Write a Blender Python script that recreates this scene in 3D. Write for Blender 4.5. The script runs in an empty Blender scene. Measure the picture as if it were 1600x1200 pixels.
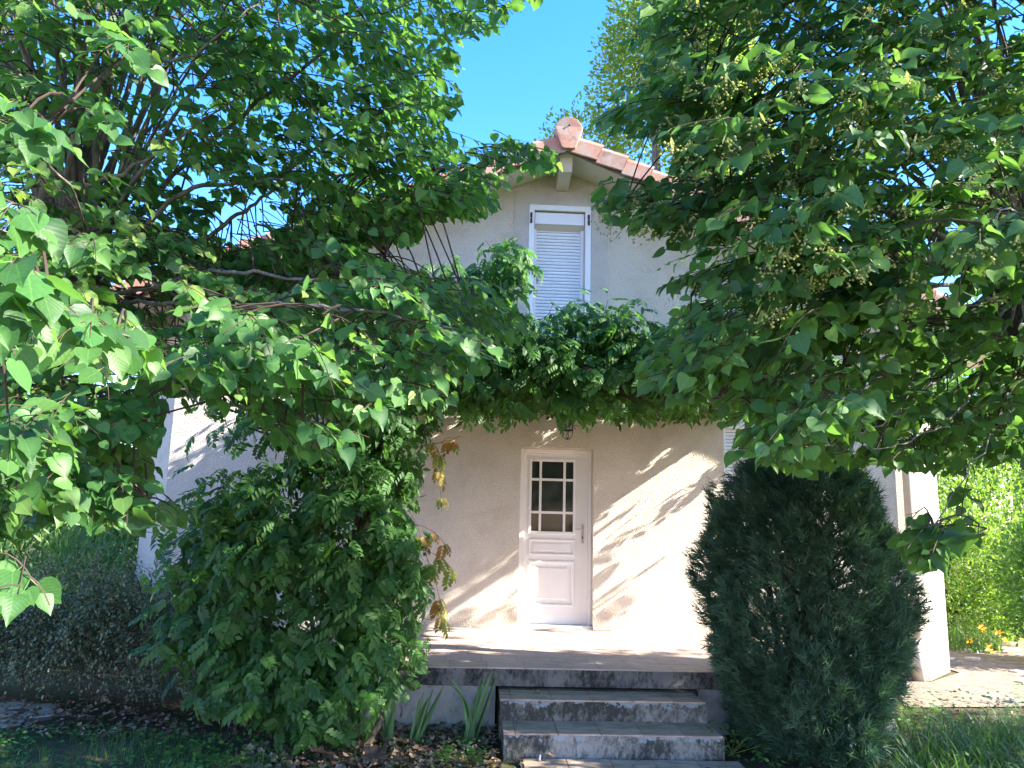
import bpy, bmesh, math, random
import numpy as np
from mathutils import Vector, Matrix
rnd = random.Random(7)
rng = np.random.default_rng(11)
S = bpy.context.scene
COL = S.collection
PI = math.pi

# ------------------------------------------------------------------ camera
CAM = np.array([-0.519, -9.575, 1.730]); YAW, PITCH, ROLL, F = 0.0402, 0.1762, 0.0253, 1216.0
def cam_axes():
    cy, sy = math.cos(YAW), math.sin(YAW)
    r = np.array([cy, -sy, 0]); f = np.array([sy, cy, 0]); u = np.array([0, 0, 1.])
    cp, sp = math.cos(PITCH), math.sin(PITCH)
    f2 = f*cp+u*sp; u2 = u*cp-f*sp
    cr, sr = math.cos(ROLL), math.sin(ROLL)
    return r*cr+u2*sr, f2, u2*cr-r*sr
RX, FW, UP = cam_axes()
cd = bpy.data.cameras.new('camera'); cam = bpy.data.objects.new('camera', cd); COL.objects.link(cam)
cd.sensor_width = 36; cd.lens = F*36/1600; cd.clip_end = 600; cd.clip_start = .05
m = Matrix.Identity(4)
for i in range(3):
    m[i][0] = RX[i]; m[i][1] = UP[i]; m[i][2] = -FW[i]; m[i][3] = CAM[i]
cam.matrix_world = m
S.camera = cam

# ------------------------------------------------------------------ light
SUN = np.array([1, -.25, .68]); SUN /= np.linalg.norm(SUN)
W = bpy.data.worlds.new('World'); S.world = W; W.use_nodes = True
nt = W.node_tree; bg = nt.nodes['Background']
sky = nt.nodes.new('ShaderNodeTexSky'); sky.sky_type = 'NISHITA'; sky.sun_disc = False
sky.sun_elevation = math.asin(SUN[2]); sky.sun_rotation = math.atan2(SUN[0], SUN[1])
sky.air_density = 1.0; sky.dust_density = 0.2; sky.ozone_density = 3.0; sky.altitude = 200
hs = nt.nodes.new('ShaderNodeHueSaturation'); hs.inputs['Saturation'].default_value = 1.34
wb = nt.nodes.new('ShaderNodeMix'); wb.data_type = 'RGBA'; wb.blend_type = 'MULTIPLY'; wb.inputs[0].default_value = 1; wb.inputs[7].default_value = (1.24, .86, .98, 1)
nt.links.new(sky.outputs[0], hs.inputs['Color']); nt.links.new(hs.outputs[0], wb.inputs[6]); nt.links.new(wb.outputs[2], bg.inputs[0]); bg.inputs[1].default_value = .145
ld = bpy.data.lights.new('sun', 'SUN'); ld.energy = 4.6; ld.angle = math.radians(.55); ld.color = (1, .93, .82)
lo = bpy.data.objects.new('sun', ld); COL.objects.link(lo)
lo.rotation_mode = 'QUATERNION'; lo.rotation_quaternion = Vector(SUN).to_track_quat('Z', 'Y')
S.view_settings.view_transform = 'Standard'; S.view_settings.look = 'None'
S.view_settings.gamma = 1; S.view_settings.use_curve_mapping = False
S.view_settings.exposure = 2.48
S.cycles.max_bounces = 8; S.cycles.diffuse_bounces = 6; S.cycles.glossy_bounces = 2
S.cycles.transmission_bounces = 4; S.cycles.transparent_max_bounces = 4
S.cycles.sample_clamp_indirect = 6

# ------------------------------------------------------------------ helpers
def ray(u, v): return FW + RX*(u-800)/F + UP*(600-v)/F
def at(u, v, Y):
    d = ray(u, v); return CAM + d*((Y-CAM[1])/d[1])
def ground(u, v, z=0):
    d = ray(u, v); return CAM + d*((z-CAM[2])/d[2])
def dp(u, v, d): return CAM + ray(u, v)*d
def project(P):
    d = np.asarray(P)-CAM; z = d@FW
    return 800+F*(d@RX)/z, 600-F*(d@UP)/z, z
def inside(poly, u, v):
    c = False; n = len(poly); j = n-1
    for i in range(n):
        xi, yi = poly[i]; xj, yj = poly[j]
        if (yi > v) != (yj > v) and u < (xj-xi)*(v-yi)/(yj-yi)+xi: c = not c
        j = i
    return c

def tag(o, label=None, cat=None, group=None, kind=None):
    if label: o['label'] = label
    if cat: o['category'] = cat
    if group: o['group'] = group
    if kind: o['kind'] = kind
    return o
def empty(name, loc=(0, 0, 0), label=None, cat=None, group=None):
    o = bpy.data.objects.new(name, None); COL.objects.link(o); o.location = loc
    o.empty_display_size = .1
    return tag(o, label, cat, group)

def link(name, me, parent=None, loc=None):
    o = bpy.data.objects.new(name, me); COL.objects.link(o)
    if loc is not None: o.location = loc
    if parent is not None:
        o.parent = parent
        w = parent
        t = Vector((0, 0, 0))
        while w is not None: t += w.location; w = w.parent
        o.location = Vector(o.location) - t
    return o

class MB:
    """mesh collector in world coordinates"""
    def __init__(s): s.v = []; s.f = []; s.t = []
    def add(s, vs, fs, tint=None):
        b = len(s.v); s.v += [tuple(map(float, p)) for p in vs]; s.f += [tuple(i+b for i in f) for f in fs]
        s.t += [tint if tint is not None else .5]*len(vs); return s
    def box(s, x0, x1, y0, y1, z0, z1, t=None):
        return s.add([(x, y, z) for x in (x0, x1) for y in (y0, y1) for z in (z0, z1)],
                     [(0, 1, 3, 2), (4, 6, 7, 5), (0, 4, 5, 1), (2, 3, 7, 6), (0, 2, 6, 4), (1, 5, 7, 3)], t)
    def tube(s, pts, rad, n=6, t=None, cap=True):
        pts = [np.asarray(p, float) for p in pts]
        if not hasattr(rad, '__len__'): rad = [rad]*len(pts)
        vs = []; ref = None
        for i, p in enumerate(pts):
            d = pts[min(i+1, len(pts)-1)]-pts[max(i-1, 0)]; d = d/(np.linalg.norm(d)+1e-9)
            if ref is None:
                ref = np.array([0, 0, 1.]) if abs(d[2]) < .9 else np.array([1., 0, 0])
            a = np.cross(d, ref); a /= np.linalg.norm(a)+1e-9; b = np.cross(a, d); ref = b
            for k in range(n):
                an = 2*PI*k/n; vs.append(p+rad[i]*(a*math.cos(an)+b*math.sin(an)))
        fs = []
        for i in range(len(pts)-1):
            for k in range(n):
                k2 = (k+1) % n; fs.append((i*n+k, i*n+k2, (i+1)*n+k2, (i+1)*n+k))
        if cap: fs += [tuple(range(n-1, -1, -1)), tuple((len(pts)-1)*n+k for k in range(n))]
        return s.add(vs, fs, t)
    def build(s, name, mat, parent=None, smooth=False, bevel=0, solid=0):
        me = bpy.data.meshes.new(name); me.from_pydata(s.v, [], s.f); me.update()
        if s.t and any(x != .5 for x in s.t):
            a = me.attributes.new('tint', 'FLOAT', 'POINT'); a.data.foreach_set('value', np.array(s.t, dtype=np.float32))
        me.materials.append(mat)
        if smooth: me.polygons.foreach_set('use_smooth', [True]*len(me.polygons))
        o = link(name, me, parent)
        if bevel:
            b = o.modifiers.new('bevel', 'BEVEL'); b.width = bevel; b.segments = 2; b.limit_method = 'ANGLE'
        return o

def recentre(o):
    """put a mesh object's origin in the middle of its base (world verts, no parent)"""
    me = o.data; co = np.empty(len(me.vertices)*3, np.float32); me.vertices.foreach_get('co', co); co = co.reshape(-1, 3)
    c = co.mean(0); c[2] = co[:, 2].min(); co -= c; me.vertices.foreach_set('co', co.ravel()); me.update()
    o.location = Vector(o.location)+Vector([float(x) for x in c]); return o

def frames(n, d):
    """orthonormal frames: columns (x, tip direction, normal)"""
    d = d/(np.linalg.norm(d, axis=1, keepdims=True)+1e-9)
    x = np.cross(d, n); x /= np.linalg.norm(x, axis=1, keepdims=True)+1e-9
    nn = np.cross(x, d)
    return np.stack([x, d, nn], axis=2)
def scatter(name, tpl, pos, fr, scale, tint, mat, parent=None, kind='stuff', smooth=True):
    V, Fc, UV = tpl
    V = np.asarray(V, float); n = len(pos)
    P = np.einsum('nij,vj->nvi', fr, V)*np.asarray(scale)[:, None, None]+np.asarray(pos)[:, None, :]
    P = P.reshape(-1, 3)
    me = bpy.data.meshes.new(name)
    nv = len(V); off = np.arange(n)*nv
    lens = np.array([len(f) for f in Fc]); flat = np.concatenate([np.array(f) for f in Fc])
    me.vertices.add(len(P)); me.vertices.foreach_set('co', P.astype(np.float32).ravel())
    loops = (flat[None, :]+off[:, None]).ravel().astype(np.int32)
    me.loops.add(len(loops)); me.loops.foreach_set('vertex_index', loops)
    tot = np.tile(lens, n); st = np.concatenate([[0], np.cumsum(tot)[:-1]]).astype(np.int32)
    me.polygons.add(len(tot)); me.polygons.foreach_set('loop_start', st)
    me.update(calc_edges=True)
    a = me.attributes.new('tint', 'FLOAT', 'POINT'); a.data.foreach_set('value', np.repeat(np.asarray(tint), nv).astype(np.float32))
    if UV is not None:
        ul = me.uv_layers.new(name='UVMap'); uv = np.asarray(UV)[flat]
        ul.data.foreach_set('uv', np.tile(uv, (n, 1)).astype(np.float32).ravel())
    if smooth: me.polygons.foreach_set('use_smooth', np.ones(len(tot), bool))
    me.materials.append(mat)
    o = link(name, me, parent)
    if kind: o['kind'] = kind
    return o
def tpl_mesh(name, tpl, mat):
    V, Fc, UV = tpl
    me = bpy.data.meshes.new(name); me.from_pydata([tuple(map(float, v)) for v in V], [], Fc)
    if UV is not None:
        ul = me.uv_layers.new(name='UVMap')
        for p in me.polygons:
            for li in p.loop_indices: ul.data[li].uv = UV[me.loops[li].vertex_index]
    me.polygons.foreach_set('use_smooth', [True]*len(me.polygons)); me.update(); me.materials.append(mat); return me
def place_pieces(name, me, pos, fr, scale, parent):
    pl = parent.matrix_world.translation if False else Vector(parent.location)
    for i in range(len(pos)):
        o = bpy.data.objects.new(name, me); o.parent = parent
        M = Matrix.Identity(4)
        for a in range(3):
            for b in range(3): M[a][b] = float(fr[i][a, b]*scale[i])
            M[a][3] = float(pos[i][a]-pl[a])
        o.matrix_basis = M; COL.objects.link(o)
def leaves(tpl, pos, fr, sc, tint, mat, parent, nobj=300, piece='leaf', rest='foliage'):
    """the nobj leaves that show largest are objects, the rest one stuff part"""
    pos = np.array(pos); fr = np.array(fr); sc = np.array(sc); tint = np.array(tint)
    d = pos-CAM; z = d@FW; z = np.where(z < .3, 99, z)
    u = 800+F*(d@RX)/z; v = 600-F*(d@UP)/z
    vis = (u > -20) & (u < 1620) & (v > -20) & (v < 1220) & (z < 90)
    size = np.where(vis, sc/z, 0); idx = np.argsort(-size)
    k = min(nobj, len(pos)); a, b = idx[:k], idx[k:]
    me = tpl_mesh(piece, tpl, mat)
    place_pieces(piece, me, pos[a], fr[a], sc[a], parent)
    if len(b): scatter(rest, tpl, pos[b], fr[b], sc[b], tint[b], mat, parent)

# ------------------------------------------------------------------ materials
class NT:
    def __init__(s, name):
        s.m = bpy.data.materials.new(name); s.m.use_nodes = True; s.t = s.m.node_tree; s.t.nodes.clear()
        s.out = s.n('ShaderNodeOutputMaterial')
    def n(s, ty, **kw):
        x = s.t.nodes.new(ty)
        for k, v in kw.items():
            if k[0] == '_': x.inputs[k[1:].replace('_', ' ')].default_value = v
            else: setattr(x, k, v)
        return x
    def l(s, a, b): s.t.links.new(a, b)
    def noise(s, scale, detail=4, rough=.55, coord=None, vec=None):
        x = s.n('ShaderNodeTexNoise', _Scale=scale, _Detail=detail, _Roughness=rough)
        s.l(vec if vec is not None else s.coord(coord), x.inputs['Vector']); return x.outputs['Fac']
    def coord(s, c='Object'):
        return s.n('ShaderNodeTexCoord').outputs[c or 'Object']
    def geo(s): return s.n('ShaderNodeNewGeometry').outputs['Position']
    def ramp(s, fac, stops):
        r = s.n('ShaderNodeValToRGB'); e = r.color_ramp.elements
        while len(e) < len(stops): e.new(.5)
        for k, (p, c) in enumerate(stops): e[k].position = p; e[k].color = (*c, 1) if len(c) == 3 else c
        s.l(fac, r.inputs[0]); return r.outputs[0]
    def mix(s, fac, a, b, mode='MIX'):
        x = s.n('ShaderNodeMix', data_type='RGBA', blend_type=mode)
        for v, i in ((fac, 0), (a, 6), (b, 7)):
            if hasattr(v, 'is_linked'): s.l(v, x.inputs[i])
            else: x.inputs[i].default_value = v if i == 0 else (*v, 1)
        return x.outputs[2]
    def math(s, op, a, b=None, c=None):
        x = s.n('ShaderNodeMath', operation=op)
        for i, v in enumerate((a, b, c)):
            if v is None: continue
            if hasattr(v, 'is_linked'): s.l(v, x.inputs[i])
            else: x.inputs[i].default_value = v
        return x.outputs[0]
    def bump(s, h, dist, strength=1):
        x = s.n('ShaderNodeBump', _Strength=strength, _Distance=dist); s.l(h, x.inputs['Height']); return x.outputs[0]
    def pbr(s, col, rough=.8, bump=None, spec=.3, metal=0):
        p = s.n('ShaderNodeBsdfPrincipled'); p.inputs['Specular IOR Level'].default_value = spec
        p.inputs['Metallic'].default_value = metal
        for v, k in ((col, 'Base Color'), (rough, 'Roughness')):
            if hasattr(v, 'is_linked'): s.l(v, p.inputs[k])
            else: p.inputs[k].default_value = (*v, 1) if k == 'Base Color' else v
        if bump is not None: s.l(bump, p.inputs['Normal'])
        s.p = p; s.l(p.outputs[0], s.out.inputs[0]); return s.m

def leaf_mat(name, stops, trans=(.12, .25, .02), tf=.38, rough=.42, veins=14, under=1.35):
    s = NT(name)
    at_ = s.n('ShaderNodeAttribute', attribute_name='tint').outputs['Fac']
    oi = s.n('ShaderNodeObjectInfo').outputs['Random']
    # pieces placed one by one carry no tint attribute: their object random stands in for it
    low = s.math('LESS_THAN', at_, .0005)
    t = s.math('ADD', at_, s.math('MULTIPLY', s.math('MULTIPLY', oi, .8), low))
    col = s.ramp(t, stops)
    col = s.mix(.35, col, s.mix(1, col, s.ramp(s.noise(7, 2, coord='Object'), [(.3, (.5, .55, .5)), (.7, (1.4, 1.35, 1.2))]), 'MULTIPLY'))
    h = None
    if veins:
        uv = s.n('ShaderNodeUVMap').outputs[0]; sep = s.n('ShaderNodeSeparateXYZ'); s.l(uv, sep.inputs[0])
        ax = s.math('ABSOLUTE', s.math('SUBTRACT', sep.outputs[0], .5))
        mid = s.math('LESS_THAN', ax, .018)
        w = s.math('SINE', s.math('MULTIPLY', s.math('SUBTRACT', sep.outputs[1], s.math('MULTIPLY', ax, .9)), 6.28*veins*.5))
        side = s.math('GREATER_THAN', w, .955)
        vv = s.math('MULTIPLY', s.math('MAXIMUM', mid, s.math('MULTIPLY', side, .35)), .45)
        col = s.mix(vv, col, s.mix(1, col, (2.2, 2.0, 1.6), 'MULTIPLY'))
        h = s.bump(w, .0004, .25)
    bf = s.n('ShaderNodeNewGeometry').outputs['Backfacing']
    col = s.mix(bf, col, s.mix(1, col, (under, under, under*1.05), 'MULTIPLY'))
    p = s.n('ShaderNodeBsdfPrincipled'); p.inputs['Roughness'].default_value = rough; p.inputs['Specular IOR Level'].default_value = .45
    s.l(col, p.inputs['Base Color'])
    if h is not None: s.l(h, p.inputs['Normal'])
    tr = s.n('ShaderNodeBsdfTranslucent'); tc = s.mix(.5, s.mix(1, col, (2.3, 2.4, 1.1), 'MULTIPLY'), trans); s.l(tc, tr.inputs[0])
    mx = s.n('ShaderNodeMixShader'); mx.inputs[0].default_value = tf
    s.l(p.outputs[0], mx.inputs[1]); s.l(tr.outputs[0], mx.inputs[2]); s.l(mx.outputs[0], s.out.inputs[0])
    return s.m

def plain(name, c, rough=.6, var=.12, scale=8, bump=0, bscale=60, spec=.3, metal=0):
    s = NT(name); n = s.noise(scale, 5)
    lo_ = tuple(x*(1-var) for x in c); hi = tuple(min(1, x*(1+var)) for x in c)
    col = s.ramp(n, [(.3, lo_), (.7, hi)])
    b = s.bump(s.noise(bscale, 3), bump) if bump else None
    return s.pbr(col, rough, b, spec, metal)

M = {}
def stucco(name, c, scale=1.0):
    s = NT(name); g = s.geo()
    big = s.noise(1.1, 5, .6, vec=g); fine = s.noise(58*scale, 4, .7, vec=g)
    vo = s.n('ShaderNodeTexVoronoi', _Scale=80*scale); s.l(g, vo.inputs['Vector'])
    col = s.ramp(big, [(.28, tuple(x*.90 for x in c)), (.55, c), (.8, tuple(min(1, x*1.06) for x in c))])
    col = s.mix(.85, col, s.mix(1, col, s.ramp(fine, [(.3, (.80, .79, .77)), (.65, (1.08, 1.08, 1.08))]), 'MULTIPLY'))
    # splash dirt near the ground and the terrace floor
    sep = s.n('ShaderNodeSeparateXYZ'); s.l(g, sep.inputs[0])
    z = s.math('ADD', sep.outputs[2], s.math('MULTIPLY', s.noise(9, 4, vec=g), .25))
    d = s.ramp(z, [(.0, (.55, .5, .44)), (.35, (.8, .77, .72)), (.75, (.93, .91, .88)), (.95, (1, 1, 1))])
    col = s.mix(.6, col, s.mix(1, col, d, 'MULTIPLY'))
    mp = s.n('ShaderNodeMapping'); stk = s.ramp(s.noise(2.3, 6, .72, vec=g), [(.34, (.78, .76, .72)), (.50, (1, 1, 1)), (.75, (1.04, 1.04, 1.04))])
    col = s.mix(.5, col, s.mix(1, col, stk, 'MULTIPLY'))
    h = s.math('ADD', s.math('MULTIPLY', vo.outputs['Distance'], -.7), fine)
    return s.pbr(col, .95, s.bump(h, .018, 1.0), .1)
M['wall'] = stucco('wall_render', (.76, .69, .575))
M['surround'] = stucco('smooth_surround_render', (.77, .71, .62), 1.5)
M['soffit'] = plain('soffit_paint', (.66, .58, .50), .8, .06, 3)
M['white'] = plain('white_paint', (.80, .79, .78), .45, .03, 4, spec=.4)
M['shutter'] = plain('shutter_plastic', (.80, .80, .82), .4, .02, 3, spec=.4)
M['cream'] = plain('cream_paint', (.72, .64, .50), .7, .10, 6)
M['column'] = plain('column_render', (.55, .46, .31), .85, .18, 5, .004, 40)
M['fascia'] = plain('weathered_wood', (.23, .17, .13), .85, .25, 9, .003, 50)
M['rust'] = plain('rusty_hinge', (.10, .035, .025), .8, .4, 40)
M['iron'] = plain('wrought_iron', (.035, .022, .02), .6, .3, 30, metal=.3)
M['steel'] = plain('brushed_handle', (.45, .45, .44), .35, .05, 20, metal=.7)
M['dark'] = plain('dark_keyhole', (.01, .01, .01), .7)
M['pipe'] = plain('beige_downpipe', (.56, .47, .38), .5, .08, 4)
M['beam'] = plain('old_timber', (.085, .06, .045), .9, .3, 12, .004, 50)
def glassmat():
    s = NT('dark_window_glass'); n = s.noise(2.5, 2, vec=s.geo())
    return s.pbr(s.ramp(n, [(.3, (.018, .028, .022)), (.7, (.045, .06, .048))]), .06, s.bump(n, .002, .3), .18)
M['glass'] = glassmat()
def frosted():
    s = NT('lantern_glass'); return s.pbr((.55, .5, .45), .25, None, .5)
M['lglass'] = frosted()
def tilemat():
    s = NT('roof_clay'); oi = s.n('ShaderNodeObjectInfo').outputs['Random']; g = s.geo()
    base = s.ramp(oi, [(0, (.40, .13, .07)), (.3, (.46, .21, .13)), (.5, (.27, .17, .13)), (.75, (.50, .26, .17)), (1, (.42, .11, .06))])
    n = s.noise(3.3, 5, .6, vec=g)
    col = s.mix(s.ramp(n, [(.42, (0, 0, 0)), (.58, (1, 1, 1))]), base, (.36, .27, .22))
    col = s.mix(s.ramp(s.noise(6, 6, .7, vec=g), [(.55, (0, 0, 0)), (.72, (.7, .7, .7))]), col, (.10, .085, .08))
    return s.pbr(col, .85, s.bump(s.noise(80, 3, vec=g), .003), .2)
M['tile'] = tilemat()
def floortile(name, c, dirt=.3):
    s = NT(name); oi = s.n('ShaderNodeObjectInfo').outputs['Random']; g = s.geo()
    col = s.mix(oi, tuple(x*.90 for x in c), tuple(x*1.08 for x in c))
    mp = s.n('ShaderNodeMapping'); mp.inputs['Scale'].default_value = (.35, 1, 1); s.l(g, mp.inputs[0])
    st = s.noise(14, 6, .65, vec=mp.outputs[0])
    col = s.mix(dirt, col, s.mix(1, col, s.ramp(st, [(.35, (.55, .52, .5)), (.6, (1.1, 1.1, 1.1))]), 'MULTIPLY'))
    return s.pbr(col, .6, s.bump(s.noise(70, 3, vec=g), .001), .3)
M['floor'] = floortile('terrace_tile_clay', (.52, .39, .32), .5)
M['step'] = floortile('step_tile_clay', (.50, .36, .26), .8)
def concrete(name, base, stain=.5, moss=.0, paint=0):
    s = NT(name); g = s.geo(); sep = s.n('ShaderNodeSeparateXYZ'); s.l(g, sep.inputs[0])
    mp = s.n('ShaderNodeMapping'); mp.inputs['Scale'].default_value = (1, 1, .55); s.l(g, mp.inputs[0]); q = mp.outputs[0]
    col = s.ramp(s.noise(5, 6, .65, vec=q), [(.25, tuple(x*.7 for x in base)), (.6, base), (.85, tuple(x*1.35 for x in base))])
    patch = s.noise(3.2, 6, .62, vec=q); grit = s.noise(34, 5, .75, vec=q)
    k = s.math('ADD', s.math('MULTIPLY', patch, .62), s.math('MULTIPLY', grit, .38))
    fac = s.ramp(k, [(.52-stain*.12, (0, 0, 0)), (.62-stain*.10, (1, 1, 1))])
    col = s.mix(s.math('MULTIPLY', fac, .86), col, (.022, .024, .020))
    if moss:
        col = s.mix(s.ramp(s.noise(6, 5, .7, vec=g), [(.5, (0, 0, 0)), (.62, (moss, moss, moss))]), col, (.035, .05, .015))
    if paint:
        zt = s.math('SUBTRACT', paint, sep.outputs[2])
        lim = s.math('MULTIPLY', s.math('SUBTRACT', s.noise(8, 6, .72, vec=g), .44), .36)
        pf = s.math('LESS_THAN', zt, lim)
        col = s.mix(s.math('MULTIPLY', pf, .85), col, (.34, .38, .37))
    return s.pbr(col, .95, s.bump(s.math('ADD', grit, s.math('MULTIPLY', fac, .6)), .008), .1)
M['slab'] = concrete('stained_slab_concrete', (.24, .22, .19), .5)
M['underwall'] = concrete('grey_base_render', (.46, .43, .37), -.75, .25)
M['riser1'] = concrete('riser_concrete_mossy', (.35, .32, .26), 1.05, .35, .33)
M['riser2'] = concrete('riser_concrete_patched', (.36, .34, .28), .35, .2, .17)
M['riser0'] = concrete('riser_concrete_dark', (.10, .08, .06), .9, .6)
def bark(name, a, b, scale=10):
    s = NT(name); g = s.geo(); mp = s.n('ShaderNodeMapping'); mp.inputs['Scale'].default_value = (1, 1, .25); s.l(g, mp.inputs[0])
    n = s.noise(scale*2.2, 6, .7, vec=mp.outputs[0])
    return s.pbr(s.ramp(n, [(.35, a), (.65, b)]), .9, s.bump(n, .02), .15)
M['bark'] = bark('linden_shoot_bark', (.09, .08, .065), (.25, .22, .18), 8)
M['oldbark'] = bark('old_pollard_bark', (.012, .010, .008), (.11, .10, .085), 9)
M['twig'] = plain('twig_bark', (.05, .033, .022), .8, .3, 20)
M['vinebark'] = bark('vine_bark', (.05, .04, .03), (.17, .14, .10), 14)
M['petiole'] = plain('green_petiole', (.16, .20, .05), .6, .15, 20)

G = [(0, (.022, .072, .020)), (.35, (.042, .122, .028)), (.7, (.072, .175, .038)), (.9, (.12, .22, .05)), (1, (.19, .27, .06))]
M['linden'] = leaf_mat('linden_leaf', G, (.17, .33, .05), .42, .50)
GR = [(0, (.024, .072, .024)), (.35, (.046, .120, .030)), (.7, (.076, .172, .042)), (.9, (.09, .185, .04)), (1, (.15, .26, .05))]
M['linden2'] = leaf_mat('flowering_linden_leaf', GR, (.16, .32, .05), .42, .48)
GV = [(0, (.020, .070, .018)), (.35, (.042, .122, .026)), (.7, (.074, .180, .036)), (.86, (.085, .19, .025)), (.93, (.22, .24, .03)), (.96, (.30, .16, .04)), (1, (.38, .12, .05))]
M['wisteria'] = leaf_mat('wisteria_leaflet', GV, (.13, .30, .04), .38, .55, 0)
M['plane'] = leaf_mat('plane_leaf', [(0, (.05, .10, .02)), (.5, (.10, .17, .03)), (1, (.20, .27, .05))], (.30, .42, .05), .45, .5, 0)
M['hedge'] = leaf_mat('hedge_leaf', [(0, (.03, .07, .015)), (.5, (.08, .16, .025)), (1, (.17, .25, .04))], (.24, .38, .04), .42, .5, 0)
M['willow'] = leaf_mat('narrow_shrub_leaf', [(0, (.06, .12, .04)), (.5, (.13, .23, .08)), (1, (.22, .33, .12))], (.18, .32, .06), .4, .5, 0)
M['cotone'] = leaf_mat('cotoneaster_leaf', [(0, (.06, .085, .045)), (.5, (.15, .19, .105)), (1, (.29, .32, .20))], (.06, .09, .03), .2, .55, 0)
M['juniper'] = leaf_mat('juniper_needle', [(0, (.022, .056, .034)), (.5, (.052, .112, .064)), (1, (.10, .18, .10))], (.03, .09, .03), .2, .6, 0)
M['blade'] = leaf_mat('blade_leaf', [(0, (.03, .075, .03)), (.5, (.075, .16, .045)), (.8, (.12, .21, .06)), (1, (.26, .24, .09))], (.12, .24, .03), .35, .45, 0)
M['iris'] = leaf_mat('iris_blade', [(0, (.09, .18, .07)), (.6, (.15, .28, .11)), (1, (.22, .36, .14))], (.16, .30, .05), .35, .4, 0)
M['mint'] = leaf_mat('herb_leaf', [(0, (.04, .12, .02)), (1, (.10, .24, .04))], (.15, .33, .03), .35, .5, 0)
M['litter'] = leaf_mat('dead_leaf', [(0, (.09, .05, .032)), (.4, (.21, .125, .08)), (.75, (.36, .24, .16)), (1, (.50, .37, .25))], (.12, .07, .03), .12, .8, 0, 1.0)
M['bract'] = leaf_mat('linden_flower', [(0, (.24, .28, .09)), (1, (.42, .41, .16))], (.4, .4, .1), .3, .6, 0)
M['pink'] = plain('pink_petal', (.55, .12, .35), .6)
M['yellow'] = plain('lily_petal', (.80, .42, .02), .55)
M['scrap'] = plain('white_scrap', (.6, .62, .66), .6)

# ------------------------------------------------------------------ setting: ground and paths
def ground_mat():
    s = NT('garden_soil'); g = s.geo(); n = s.noise(1.4, 7, .65, vec=g); f = s.noise(24, 5, .7, vec=g)
    col = s.mix(s.ramp(n, [(.4, (0, 0, 0)), (.6, (1, 1, 1))]), (.12, .09, .06), (.06, .085, .03))
    col = s.mix(.6, col, s.mix(1, col, s.ramp(f, [(.3, (.45, .42, .4)), (.7, (1.5, 1.45, 1.35))]), 'MULTIPLY'))
    return s.pbr(col, .95, s.bump(f, .02), .1)
M['soil'] = ground_mat()
mb = MB(); N = 40
xs = np.concatenate([[-150, -60, -25], np.linspace(-10, 10, N), [25, 60, 150]]); ys = np.concatenate([[-150, -40, -20], np.linspace(-10, 4, N), [10, 25, 60, 200]])
gv = []
for y in ys:
    for x in xs:
        z = -.02+.02*math.sin(x*1.7+y)+.015*math.sin(y*2.3-x*1.1)
        if -2.2 < x < 2.2 and y > -4.4: z = min(z, -.02)
        if x < -3.6 or x > 3.6: z = .0
        gv.append((x, y, z-.01))
nx = len(xs)
mb.add(gv, [(j*nx+i, j*nx+i+1, (j+1)*nx+i+1, (j+1)*nx+i) for j in range(len(ys)-1) for i in range(nx-1)])
tag(mb.build('ground', M['soil'], smooth=True), kind='structure')

M['stone'] = floortile('flagstone', (.60, .52, .42), .7)
M['gravelpath'] = plain('pale_path_earth', (.24, .19, .14), .95, .35, 7, .012, 60)
def slab_poly(pts, z0, z1):
    b = MB(); n = len(pts)
    b.add([(x, y, z1) for x, y in pts]+[(x, y, z0) for x, y in pts], [tuple(range(n))]+[(i+n, (i+1) % n+n, (i+1) % n, i) for i in range(n)])
    return b
# left flagstone path
pl = MB(); pl.add([(-9, -2.85, -.004), (-5.3, -2.8, -.004), (-4.6, -2.75, -.004), (-4.1, -2.55, -.004), (-4.0, -2.25, -.004), (-4.3, -1.9, -.004), (-5, -1.7, -.004), (-9, -1.6, -.004)], [(0, 1, 2, 3, 4, 5, 6, 7)])
path_l = tag(pl.build('flagstone_path', M['gravelpath']), kind='structure')
for i in range(13):
    for j in range(3):
        cx, cy = -7.95+i*.30+.1*(j % 2)+rnd.uniform(-.03, .03), -2.60+j*.30+rnd.uniform(-.02, .02)
        k = 6; a0 = rnd.random()*2
        pts = [(cx+.155*math.cos(a0+2*PI*q/k)*rnd.uniform(.85, 1.05), cy+.15*math.sin(a0+2*PI*q/k)*rnd.uniform(.85, 1.05)) for q in range(k)]
        slab_poly(pts, -.02, rnd.uniform(0, .008)).build('flagstone', M['stone'], path_l)
# side path right of the house
pr = MB(); pr.add([(3.9, -1.5, .004), (6.9, -1.2, .004), (8.6, .6, .004), (9, 9, .004), (5.7, 9, .004), (5.65, .5, .004), (4.9, -.15, .004), (3.9, -.15, .004)], [(0, 1, 2, 3, 4, 5, 6, 7)])
path_r = tag(pr.build('side_path', M['gravelpath']), kind='structure')
for i in range(60):
    cx, cy = rnd.uniform(4.6, 8.2), rnd.uniform(-1.2, 3.5)
    if cx < 6.0 and cy > -.35: continue
    k = 6; r0 = rnd.uniform(.09, .17)
    pts = [(cx+r0*math.cos(2*PI*q/k)*rnd.uniform(.8, 1.1), cy+r0*.8*math.sin(2*PI*q/k)*rnd.uniform(.8, 1.1)) for q in range(k)]
    slab_poly(pts, 0, .02+rnd.uniform(0, .012)).build('flagstone', M['stone'], path_r)
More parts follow.
